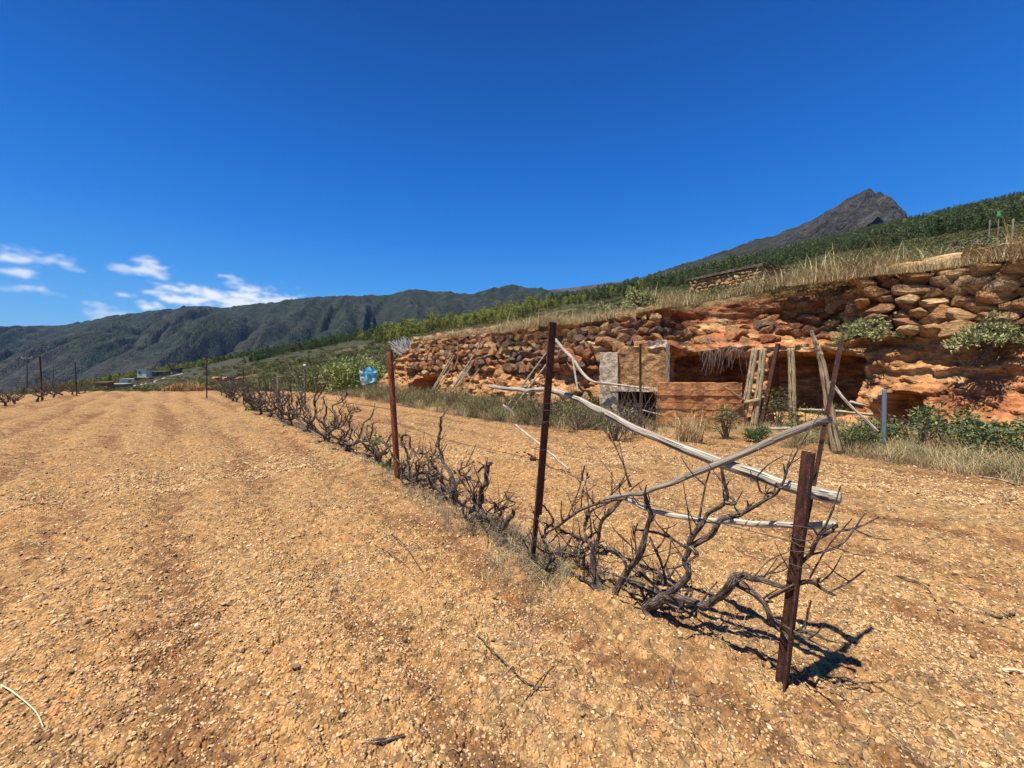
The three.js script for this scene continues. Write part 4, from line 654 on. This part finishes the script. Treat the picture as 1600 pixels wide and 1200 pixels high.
// big bush at the far end of the bank, bleached brush and the blue sheet
bush('green_bush', 'big rounded green bush at the left end of the stone wall', 'bush', P(atF(552, 600, 25.5).x, 25.5, -.2), 4.3, 2.75, .16, 8000, [[.27, .34, .085], [.33, .38, .11], [.20, .27, .07], [.38, .38, .14]], 71, { clumps: 60, clumpR: .2, stemR: .03 });
bush('green_bush', 'smaller loose green bush left of the big rounded one', 'bush', P(atF(495, 600, 27).x, 27, -.3), 2.6, 1.7, .15, 1300, [...GREEN, ...OLIVE], 72, { clumps: 18, clumpR: .22, stemR: .02 });
bush('leafy_vine_shoots', 'small fresh green leaves at the foot of the orange pipe post', 'leaves', onRow(606, 752), .42, .32, .06, 150, [[.16, .26, .05], [.21, .31, .07], [.12, .22, .04]], 73, { clumps: 7, slim: .8, stemR: .006 });
bush('leafy_vine_shoots', 'few fresh leaves on the twisted vine left of the pipe post', 'leaves', onRow(587, 735).setY(.2), .25, .35, .05, 60, [[.16, .26, .05], [.21, .31, .07]], 74, { clumps: 4, slim: .8, stemR: .005 });
bush('leafy_vine_shoots', 'clump of green leaves on the vines left of the broad bushy vine', 'leaves', onRow(405, 655), .8, .75, .09, 320, [[.10, .15, .05], [.15, .20, .06], [.08, .11, .04]], 75, { clumps: 9, slim: .8, stemR: .008 });
{ const r = rngOf(15), b = bankPoint(sp(617), 2.3, -.3), t = thing('bleached_brush', 'white bleached dead brush on the left end of the stone wall', 'brush', b.clone()), gs = []; for (let i = 0; i < 60; i++) { const e = V3(b.x + (r() - .6) * 2.0, b.y + .2 + r() * .75, b.z + (r() - .5) * .8); gs.push(limb([b, b.clone().lerp(e, .5).add(V3(0, -.12, 0)), e], .02, .008, { sides: 4, step: .2, caps: false })); for (let k = 0; k < 3; k++) gs.push(limb([b.clone().lerp(e, .75).add(V3(0, -.06, 0)), e.clone().add(V3((r() - .5) * .5, r() * .25, (r() - .5) * .3))], .01, .006, { sides: 4, step: .3, caps: false })); } part(t, 'branches', mergeI(gs), std({ color: rgb(.72, .70, .64) })).userData.kind = 'stuff'; }
{ // blue plastic sheet, crumpled, hung on two stakes
  const f = 21.3, a = atF(561, 607, f), t = thing('plastic_sheet', 'crumpled light blue plastic sheet hung on stakes by the green bush', 'sheet', a.clone()), n = 22;
  const g = grid(n, n, (i, j) => { const u = i / n, v = j / n, q = atF(lerp(565 - 4 * v, 588, u), lerp(lerp(602, 596, u), lerp(578, 573, u) + 3 * Math.sin(u * 9), v), f); return { p: [q.x, q.y, q.z + .13 * fbm(u * 5, v * 3, 3, 5) + .09 * Math.sin(u * 16 + v * 3)], uv: [u, v], c: [.55, .66, .68].map((q2, m2) => lerp(q2, [.14, .50, .62][m2], sstep(.12, .35, u + .1 * noise2(v * 4, 1, 1)) * lerp(.55, 1, sstep(.2, .5, v)))) }; });
  part(t, 'sheet', g, std({ vertexColors: true, roughness: .45 })); for (const px of [567, 586]) part(t, 'stake', limb([atF(px + 2, 612, f + .15), atF(px - 1, 569, f + .1)], .03, .026, { sides: 6 }), M.cane);
}
console.log('plants', Date.now() % 1e6);
// ------------------------------------------------------------------ beyond the field: scrub, pines, houses
{
  const r = rngOf(404);
  const OL = [[.17, .19, .055], [.13, .155, .045], [.22, .22, .07], [.25, .21, .09]];
  const mk = (seed, n, cols) => { const q = rngOf(seed), cl = []; for (let i = 0; i < 9; i++) { const a = q() * 6.28, d = Math.sqrt(q()) * .6; cl.push([Math.cos(a) * d, .3 + q() * .35, Math.sin(a) * d, .33]); } return leafMass(q, n * 4, cl, .11, cols, { squash: .8, slim: .6 }); };
  const scrubs = [mk(1, 170, OL), mk(2, 170, [...OL, [.20, .17, .08]]), mk(3, 150, [[.12, .13, .04], [.17, .16, .055]])];
  const lists = [[], [], []];
  for (let i = 0; i < 13000; i++) { const px = -150 + r() * 1900, k = (px - CX) / FOCAL, f = 1 / lerp(1 / 27, 1 / 170, r()), x = k * f; const w = wallNear(x, f); if (w.d < 4 && f < 29) continue; if (fieldOut(x, f) < 1.2 && w.d < 4) continue; if (x < leftEdge(f) - 2 && f < 26) continue; if (noise2(x * .12, f * .12, 7) + noise2(x * .4, f * .4, 8) * .5 < -.3) continue; const s = (.35 + r() * r() * 1.0) * (f < 40 ? .7 : 1); lists[i % 3].push({ m: mat4(P(x, f, hillH(x, f) - .1), s * 1.3, s, s * 1.3, 0, r() * 6.28, 0), c: tint(r, .3) }); }
  lists.forEach((l, i) => stuff('hillside_scrub', ['dark olive scrub covering the slope beyond the field', 'brownish scrub mixed over the slope beyond the field', 'lighter green scrub mixed over the slope beyond the field'][i], 'scrub', scrubs[i], M.leaf, l));
  // pines
  const crownOf = (seed, cols) => { const q = rngOf(seed), cl = []; for (let i = 0; i < 13; i++) { const y = .28 + q() * .66, a = q() * 6.28, d = q() * .26 * (1.15 - y); cl.push([Math.cos(a) * d, y, Math.sin(a) * d, .15 * (1.25 - y * .7)]); } return leafMass(q, 480, cl, .06, cols, { slim: .55, squash: 1 }); };
  const YG = [[.33, .33, .065], [.26, .285, .065], [.38, .35, .08]], DG = [[.09, .125, .04], [.12, .145, .05], [.075, .10, .035]];
  const crowns = [crownOf(11, YG), crownOf(12, YG), crownOf(13, [...YG, ...DG]), crownOf(14, DG), crownOf(15, DG)], trunk = new THREE.CylinderGeometry(.012, .022, .5, 6); trunk.translate(0, .22, 0);
  const spots = [], rest = crowns.map(() => []);
  for (let i = 0; i < 34000; i++) { const px = -120 + r() * 1950, k = (px - CX) / FOCAL, f = Math.pow(lerp(Math.pow(78, -.75), Math.pow(1150, -.75), r()), -1 / .75), x = k * f; const lim = px < 330 ? 110 : 104 + 22 * noise2(px * .02, 3, 3) - sstep(900, 1100, px) * 32; if (f < lim) continue; if (noise2(x * .05, f * .05, 21) + .7 * noise2(x * .013, f * .013, 22) < -.2 - .5 * sstep(950, 1150, px)) continue; if (x > -165 && x < -75 && f > 100 && f < 168 && px < 315) continue; const dark = sstep(-.1, .3, noise2(x * .012, f * .012, 2) + sstep(650, 1000, px) * .5 + sstep(950, 1150, px) * .6 - .1), ci = r() < dark ? 3 + (i & 1) : i % 3, s = (1.5 + r() * 2.3 + (r() < .1 ? 1.5 : 0)) * lerp(1, 1.1, sstep(250, 700, f)); spots.push({ x, f, s, ci, px, y: hillH(x, f) - .2, a: r() * 6.28 }); }
  spots.sort((p, q) => (q.s / q.f) - (p.s / p.f));
  let nInd = 0; const T = [];
  for (const q of spots) {
    if (nInd < 290 && q.px > 0 && q.px < 1040) {
      let t; if (T[q.ci]) { t = T[q.ci].clone(); t.name = numbered('pine_tree'); scene.add(t); t.userData = { ...T[q.ci].userData }; } else { t = thing('pine_tree', q.ci < 3 ? 'small yellow green pine in the wood on the slope beyond the field' : 'small dark green pine in the wood on the slope beyond the field', 'tree', null, q.ci < 3 ? 'yellow green pines' : 'dark green pines'); part(t, 'crown', crowns[q.ci], M.leaf, false); part(t, 'trunk', trunk, M.twig, false); T[q.ci] = t; }
      { const zone = q.px < 330 ? 'behind the far left farm buildings' : q.px < 640 ? 'on the slope above the far vine row' : 'on the slope above the long stone wall', tone = q.ci < 3 ? 'yellow green' : 'dark green'; t.userData = { label: `small ${tone} pine in the wood ${zone}`, category: 'tree', group: `${tone} pines ${zone}` }; }
      t.position.set(q.x, q.y, -q.f); t.scale.setScalar(q.s); t.rotation.y = q.a; nInd++;
    } else rest[q.ci].push({ m: mat4(P(q.x, q.f, q.y), q.s, q.s, q.s, 0, q.a, 0), c: tint(r, .25) });
  }
  rest.forEach((l, i) => stuff('pine_wood', `pine wood covering the hillside, ${['yellow green', 'light green', 'mixed green', 'dark green', 'darkest green'][i]} trees`, 'wood', crowns[i], M.leaf, l));
  console.log('pines', spots.length);
}
function house(name, label, x, f, y, w, h, d, yaw, wallMat, roofMat, o = {}) {
  const t = thing(name, label, 'building', P(x, f, y)); t.rotation.y = yaw;
  const bx = (W, H, D, X, Y, Z) => { const g = new THREE.BoxGeometry(W, H, D); g.translate(X, Y, Z); return g; };
  part(t, 'wall', bx(w, h + 2, d, 0, h / 2 - 1, 0), wallMat, false); part(t, 'roof', bx(w + .3, .22, d + .3, 0, h + .11, 0), roofMat, false);
  (o.windows || []).forEach(([wx, wy, ww, wh]) => { part(t, 'window', bx(ww, wh, .08, wx, wy, d / 2 + .03), std({ color: rgb(.05, .055, .06), roughness: .3 }), false); });
  (o.doors || []).forEach(([wx, ww, wh]) => part(t, 'door', bx(ww, wh, .08, wx, wh / 2, d / 2 + .03), std({ color: rgb(.16, .09, .06) }), false)); return t;
}
{
  const white = std({ color: rgb(.9, .75, .54) }), greyW = std({ color: rgb(.36, .30, .24), map: metre(rockTex, 3) }), brown = std({ color: rgb(.36, .17, .09) }), slabM = std({ color: rgb(.44, .37, .30) }), dark = std({ color: rgb(.14, .11, .10) });
  const at = (px, py, f) => { const p = atF(px, py, f); return [p.x, f, p.y]; };
  house('white_house', 'small white house among the pines at far left', ...at(226, 588, 140), 2.6, 2.3, 3, .25, white, slabM, { windows: [[-.6, 1.3, .7, .8]] });
  house('grey_farm_building', 'long grey flat roofed building right of the white house', ...at(247, 588, 146), 6, 1.7, 4, .3, greyW, slabM, { windows: [[-1.4, 1.0, .7, .6], [.8, 1.0, .7, .6]], doors: [[2, .8, 1.4]] });
  house('dark_shed', 'small dark shed at the upper end of the grey track', ...at(277, 583, 140), 2, 1.5, 2, .2, dark, dark, { doors: [[0, .8, 1.3]] });
  house('low_shed', 'low pale flat roofed shed below the white house', ...at(210, 597, 128), 5.4, .9, 4, .2, white, slabM, { windows: [[0, .5, .6, .4]] });
  house('low_shed', 'dark low shed right of the pale flat roofed shed', ...at(226, 597, 126), 3.6, 1.3, 3, .2, dark, greyW, {});
  house('brick_shed', 'small brown red shed at the far edge of the field', ...at(164, 609, 70), 1.6, 1.15, 2, .35, brown, brown, { doors: [[.3, .5, .9]] });
  house('water_tank', 'long low grey concrete tank beside the brown red shed', ...at(182, 608, 74), 3.6, .8, 3, .35, greyW, slabM, {});
  // grey farm track climbing to the sheds
  const n = 40, g = grid(n, 3, (i, j) => { const t = i / n, c = atF(lerp(192, 292, t), lerp(606, 584, t) + 1.5 * Math.sin(t * 5), lerp(90, 140, t)), v = (j / 3 - .5) * 2.6; return { p: [c.x, c.y, c.z + v], uv: [c.x, c.z], c: [.42, .39, .34] }; }); structure('farm_track', g, std({ vertexColors: true }));
  // stone edged terraces on the slope beyond the field
  [[335, 470, 590, 591, 60], [420, 500, 577, 574, 95]].forEach(([p0, p1, y0, y1, f], i) => { const a = atF(p0, y0, f), b = atF(p1, y1, f), L = a.distanceTo(b), t = thing('terrace_wall', `${['long low', 'upper short'][i]} terrace wall on the slope beyond the vine row`, 'wall', a.clone()), r = rngOf(i + 3), m = Math.round(L / 1.1); for (let k = 0; k < m; k++) { const q = a.clone().lerp(b, (k + .5) / m), o = new THREE.Mesh(stoneTypes[k % 14], stoneMats[[4, 5, 3, 5][Math.floor(r() * 4)]]); o.name = 'stone'; o.position.copy(q).sub(a); o.position.y -= .1; o.rotation.y = r() * 6; o.scale.set(.75, .28 + r() * .1, .5); t.add(o); } });
  // straw heap
  const hp = P(atF(290, 608, 29).x, 29, -.1), hr = rngOf(6), t = thing('straw_heap', 'heap of brown dry cuttings at the far edge of the field', 'heap', hp); part(t, 'cuttings', mergeI(Array.from({ length: 70 }, (_, i) => { const g2 = tuftGeo(i + 200, 14, .55, .25, 1.4, .012, [[.40, .24, .10], [.48, .31, .14], [.30, .17, .08]]), u = hr() * 2 - 1; g2.rotateY(hr() * 6); g2.translate(u * 1.5, (1 - u * u) * .45 * hr(), (hr() - .5) * .9); return g2; })), M.grass, false).userData.kind = 'stuff';
  // utility poles
  const up = (label, px, f, py0, py1, arm) => { const b = atF(px, py0, f), tp = atF(px, py1, f), q = thing('utility_pole', label, 'utility pole', b.clone()); part(q, 'mast', limb([b, tp], .11, .08, { sides: 7, knob: .02, step: .6 }), M.greyDull); if (arm) { const ca = part(q, 'crossarm', limb([V3(tp.x - .8, tp.y - .25, tp.z), V3(tp.x + .8, tp.y - .25, tp.z)], .06, .06, { sides: 5, knob: 0, step: .5 }), M.greyDull); for (const s of [-.7, 0, .7]) { const g2 = new THREE.CylinderGeometry(.05, .07, .2, 6); g2.translate(tp.x + s, tp.y - .1, tp.z); part(ca, 'insulator', g2, M.concrete); } } };
  up('pale utility pole with crossarm left of the stout dark post', 42, 55, 606, 557, true); up('short pale utility pole in the far left scrub', 83, 70, 600, 572, false);
  // ruined stone hut above the bank
  const l = atF(1075, 437, 30), rr = atF(1188, 415, 25.6), hut = thing('stone_hut', 'low roofless looking stone hut with dark flat roof edge above the doorway', 'building', V3(l.x, l.y - 1.6, l.z)), dir = rr.clone().sub(l).setY(0), L = dir.length(); dir.normalize(); const back = V3(-dir.z, 0, dir.x).multiplyScalar(-1); if (back.z > 0) back.multiplyScalar(-1);
  const yaw = Math.atan2(-dir.z, dir.x), q = rngOf(8);
  const core = roughBox(L, 1.9, 3, 5, .04, .25); core.rotateY(yaw); core.translate((l.x + rr.x) / 2 + back.x * 1.62, l.y - .95 - .12, (l.z + rr.z) / 2 + back.z * 1.62); const hutWall = part(hut, 'wall', core, M.plaster);
  const rf = roughBox(L + .35, .16, 3.4, 6, .05, .2); rf.rotateY(yaw); rf.translate((l.x + rr.x) / 2 + back.x * 1.6, l.y - .03, (l.z + rr.z) / 2 + back.z * 1.6); part(hut, 'roof', rf, std({ color: rgb(.20, .14, .10), map: metre(rockTex, 1) }));
  for (let row = 0; row < 6; row++) for (let s = .1; s < L - .1;) { const w = .25 + q() * .3, m = new THREE.Mesh(stoneTypes[Math.floor(q() * 14)], stoneMats[[0, 1, 4, 6][Math.floor(q() * 4)]]); m.name = 'stone'; m.position.copy(l).addScaledVector(dir, s + w / 2).addScaledVector(back, .08).sub(hut.position); m.position.y -= .26 + row * .24; m.rotation.y = yaw; m.scale.set(w * .55, .14, .14); m.castShadow = m.receiveShadow = true; hutWall.add(m); s += w; }
  // bushes on the slope above the walls
  const top = (px, f) => { const k = (px - CX) / FOCAL, x = k * f, w = wallNear(x, f); return P(x, f, Math.max(terrace(x, f, w.d, w.s), hillH(x, f)) - .05); };
  [[1235, 23, 2.6, 1.3], [1180, 24, 2.0, .9], [1280, 20, 2.4, 1.1], [1340, 18, 2.2, 1.0], [1400, 17, 2.2, .95], [1455, 16, 2.0, 1.0], [1510, 15, 2.0, .9], [1565, 15, 2.2, 1.1], [1470, 24, 3.2, 1.4], [1540, 26, 3.4, 1.5], [1390, 28, 3, 1.3], [1310, 30, 3, 1.4], [1595, 22, 3, 1.4], [1130, 21, 1.6, .7], [1040, 20, 1.8, .9], [985, 22, 1.8, .8], [960, 17, 1.2, .6]].forEach(([px, f, w, h], i) => bush('slope_bush', `${['round olive', 'low green', 'wide olive', 'leafy green', 'tangled olive', 'small green', 'dense olive', 'ragged green', 'tall olive', 'broad dark', 'far olive', 'far green', 'rightmost tall', 'low olive', 'grey green', 'small olive', 'smallest'][i]} bush on the grassy slope above the bank, ${ORD[i]} counted along it`, 'bush', top(px, f), w, h, .11, 700, i % 3 === 0 ? [...OLIVE, ...GREYW] : i % 3 === 1 ? [...GREEN, ...OLIVE] : [...OLIVE, [.20, .20, .07], ...GREEN], 1300 + i, { clumps: 16, clumpR: .3, stemR: .015 }));
  [[1535, 17, 1.7, 'thin grey stake on the skyline above the slab wall', M.greyDull, .025], [1571, 17, 1.6, 'pale wooden stake on the skyline near the right edge', M.cane, .045], [1388, 25, 1.3, 'short pale stake among the bushes above the slab wall', M.cane, .04]].forEach(([px, f, h, label, m, rad]) => { const b = top(px, f); bar('slope_stake', label, 'stake', [b, b.clone().add(V3(.02, h, 0))], rad, rad * .9, m, { sides: 6, step: .2 }); });
  { const b = top(1549, 17), t2 = thing('capped_stake', 'thin stake with a green plastic cap on the skyline', 'stake', b.clone()); part(t2, 'stake', limb([b, b.clone().add(V3(0, 1.85, 0))], .02, .018, { sides: 6, step: .2 }), M.greyDull); const g2 = new THREE.CylinderGeometry(.05, .06, .2, 10); g2.translate(b.x, b.y + 1.9, b.z); part(t2, 'cap', g2, std({ color: rgb(.06, .35, .12), roughness: .5 })); }
}
// ------------------------------------------------------------------ crumbs, clods and straw on the soil
{
  const r = rngOf(999), crumb = seed => { let g = new THREE.IcosahedronGeometry(1, 0); g.deleteAttribute('uv'); g.deleteAttribute('normal'); g = mergeVertices(g, 1e-4); const p = g.attributes.position, q = rngOf(seed); for (let i = 0; i < p.count; i++) { const s = .65 + q() * .6; p.setXYZ(i, p.getX(i) * s * 1.1, p.getY(i) * s * .7, p.getZ(i) * s); } g.computeVertexNormals(); return seed % 2 ? g : g.toNonIndexed(); };
  const geos = [1, 2, 3, 4].map(crumb); geos.forEach(g => g.computeVertexNormals()); const L = geos.map(() => []);
  const N = 190000, pal = [[.61, .415, .20], [.57, .375, .175], [.53, .34, .15], [.65, .465, .245], [.46, .285, .125], [.59, .395, .19]];
  for (let i = 0; i < N; i++) {
    const q = r(), R = i < 45000 ? 1.0 + 2.6 * Math.sqrt(q) : i < 110000 ? 3 + 5.5 * q : 7 + 20 * q * q, a = lerp(-1.06, 1.02, r()), x = Math.sin(a) * R, f = Math.cos(a) * R;
    const patch = noise2(x * 1.3, f * 1.3, 61) + .6 * noise2(x * 4, f * 4, 62); if (patch < -.25 && r() < .65) continue;
    if (R > 5 && wallNear(x, f).d > -.5) continue;
    const big = r(), sz = (.003 + .0048 * big * big + (big > .993 ? .009 * r() : 0)) * (R < 3.6 ? 1 : R < 7 ? 1.35 : 1.9);
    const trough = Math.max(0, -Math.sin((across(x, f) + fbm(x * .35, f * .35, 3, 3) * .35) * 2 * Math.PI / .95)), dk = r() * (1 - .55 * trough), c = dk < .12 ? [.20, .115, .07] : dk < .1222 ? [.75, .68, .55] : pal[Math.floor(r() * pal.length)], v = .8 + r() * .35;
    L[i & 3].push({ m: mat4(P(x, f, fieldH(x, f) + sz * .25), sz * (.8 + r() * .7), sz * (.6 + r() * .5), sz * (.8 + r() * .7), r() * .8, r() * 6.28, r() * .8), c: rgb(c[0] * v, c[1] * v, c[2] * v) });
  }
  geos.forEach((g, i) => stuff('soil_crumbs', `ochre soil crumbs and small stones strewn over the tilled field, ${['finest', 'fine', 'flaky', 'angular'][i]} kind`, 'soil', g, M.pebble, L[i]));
  // larger clods
  const clods = [];
  for (let i = 0; i < 1500; i++) { const R = 1.3 + 14 * r(), a = lerp(-1.06, 1.0, r()), x = Math.sin(a) * R, f = Math.cos(a) * R; if (noise2(x * .9, f * .9, 77) < -.05) continue; if (R > 5 && wallNear(x, f).d > -.5) continue; const sz = .010 + r() * r() * .018, v = .75 + r() * .35, c = r() < .15 ? [.34, .19, .11] : [.50, .30, .13]; clods.push({ m: mat4(P(x, f, fieldH(x, f) + sz * .15), sz * 1.2, sz * .8, sz, r(), r() * 6.28, r()), c: rgb(c[0] * v, c[1] * v, c[2] * v) }); }
  stuff('soil_clods', 'larger brown clods scattered over the tilled field', 'soil', stoneGeo(5, 1), M.pebble, clods);
  // straw and twig scraps
  const stick = new THREE.CylinderGeometry(1, .7, 1, 4, 2); stick.rotateZ(Math.PI / 2); { const p = stick.attributes.position; for (let i = 0; i < p.count; i++) if (Math.abs(p.getX(i)) < .1) p.setZ(i, p.getZ(i) + 6); } stick.computeVertexNormals();
  const S = []; for (let i = 0; i < 34000; i++) { const R = 1.1 + 15 * Math.pow(r(), .8), a = lerp(-1.06, 1.02, r()), x = Math.sin(a) * R, f = Math.cos(a) * R; if (R > 5 && wallNear(x, f).d > -.3) continue; const ac = across(x, f), right = ac > .3; if (noise2(x * 1.7, f * 1.7, 131) + .7 * noise2(x * 5, f * 5, 132) < .15 && r() < .8) continue; const l = .015 + r() * r() * .11, t = .0008 + r() * .0012 * (R > 5 ? 1.6 : 1), c = r() < (right ? .5 : .3) ? [.62, .50, .29] : [.17, .11, .075], v = .7 + r() * .5; S.push({ m: mat4(P(x, f, fieldH(x, f) + .007 + t), l, t, t, (r() - .5) * .5, r() * 6.28, (r() - .5) * .35), c: rgb(c[0] * v, c[1] * v, c[2] * v) }); }
  stuff('straw_scraps', 'bits of straw and dry twig scattered over the soil', 'straw', stick, M.pebble, S);
  // dry weed wisps rooted in the field
  const wl = []; for (let i = 0; i < 1300; i++) { const R = 1.6 + 14 * r(), a = lerp(-1.0, 1.0, r()), x = Math.sin(a) * R, f = Math.cos(a) * R; if (R > 5 && wallNear(x, f).d > -.3) continue; if (noise2(x * .9, f * .9, 13) < .25) continue; const h = .03 + r() * .06; wl.push({ m: mat4(P(x, f, fieldH(x, f) - .005), h * 1.6, h, h * 1.6, (r() - .5) * .8, r() * 6.28, (r() - .5) * .8), c: tint(r, .3) }); }
  stuff('weed_wisps', 'small withered weed wisps lying on the tilled soil', 'weeds', tuftGeo(91, 9, 1, .5, 1.6, .02, GREYW), M.grass, wl);
}
{ // single sticks worth naming
  const g = (px, py, h = .012) => { const p = onGround(px, py); p.y = fieldH(p.x, -p.z) + h; return p; };
  bar('straw_stalk', 'bent pale straw stalk in the lower left corner', 'straw', [g(2, 1078), g(20, 1096, .03), g(44, 1114, .02), g(58, 1126, .015), g(68, 1150)], .004, .0025, std({ color: rgb(.75, .66, .40) }), { step: .02, sides: 5 });
  bar('fallen_stick', 'short thick brown stick on the soil at the bottom centre', 'stick', [g(583, 1172), g(605, 1168, .015), g(632, 1158)], .011, .007, M.bark, { step: .02 });
  bar('fallen_stick', 'thin forked twig lying left of the end post shadow', 'stick', [g(815, 1105), g(845, 1075, .03), g(866, 1050, .02)], .004, .0025, M.bark, { step: .02 });
  bar('fallen_stick', 'straight thin twig lying beside the forked one', 'stick', [g(745, 1005), g(790, 1045, .02), g(830, 1082), g(862, 1086)], .004, .0025, M.bark, { step: .02 });
  bar('fallen_stick', 'curled dark twig on the soil right of the end post', 'stick', [g(1400, 905), g(1440, 918, .02), g(1462, 942)], .005, .004, M.bark, { step: .02 });
  bar('fallen_stick', 'dark twig lying near the right edge of the soil', 'stick', [g(1540, 962), g(1562, 966, .015), g(1586, 962)], .009, .005, M.bark, { step: .02 });
  bar('straw_stalk', 'flat pale straw at the right edge of the soil', 'straw', [g(1566, 1048), g(1584, 1051, .02), g(1602, 1055)], .010, .006, std({ color: rgb(.72, .62, .38) }), { step: .02, flat: .4 });
  bar('fallen_cane', 'long pale cane lying at the edge of the weeds at right', 'cane', [g(1530, 747, .02), g(1565, 753, .03), g(1592, 760, .02)], .014, .01, M.cane);
  [[612, 840, 660, 905], [585, 860, 640, 900], [660, 870, 640, 850]].forEach(([a, b, c, d], i) => bar('fallen_stick', `${ORD[i]} twig of the small grey pile left of the low vine trunk`, 'stick', [g(a, b), g((a + c) / 2, (b + d) / 2, .03), g(c, d)], .004, .002, M.bark, { step: .03 }, 'twigs in the small pile'));
}
console.log('done', Date.now() % 1e6);
renderer.render(scene, camera);
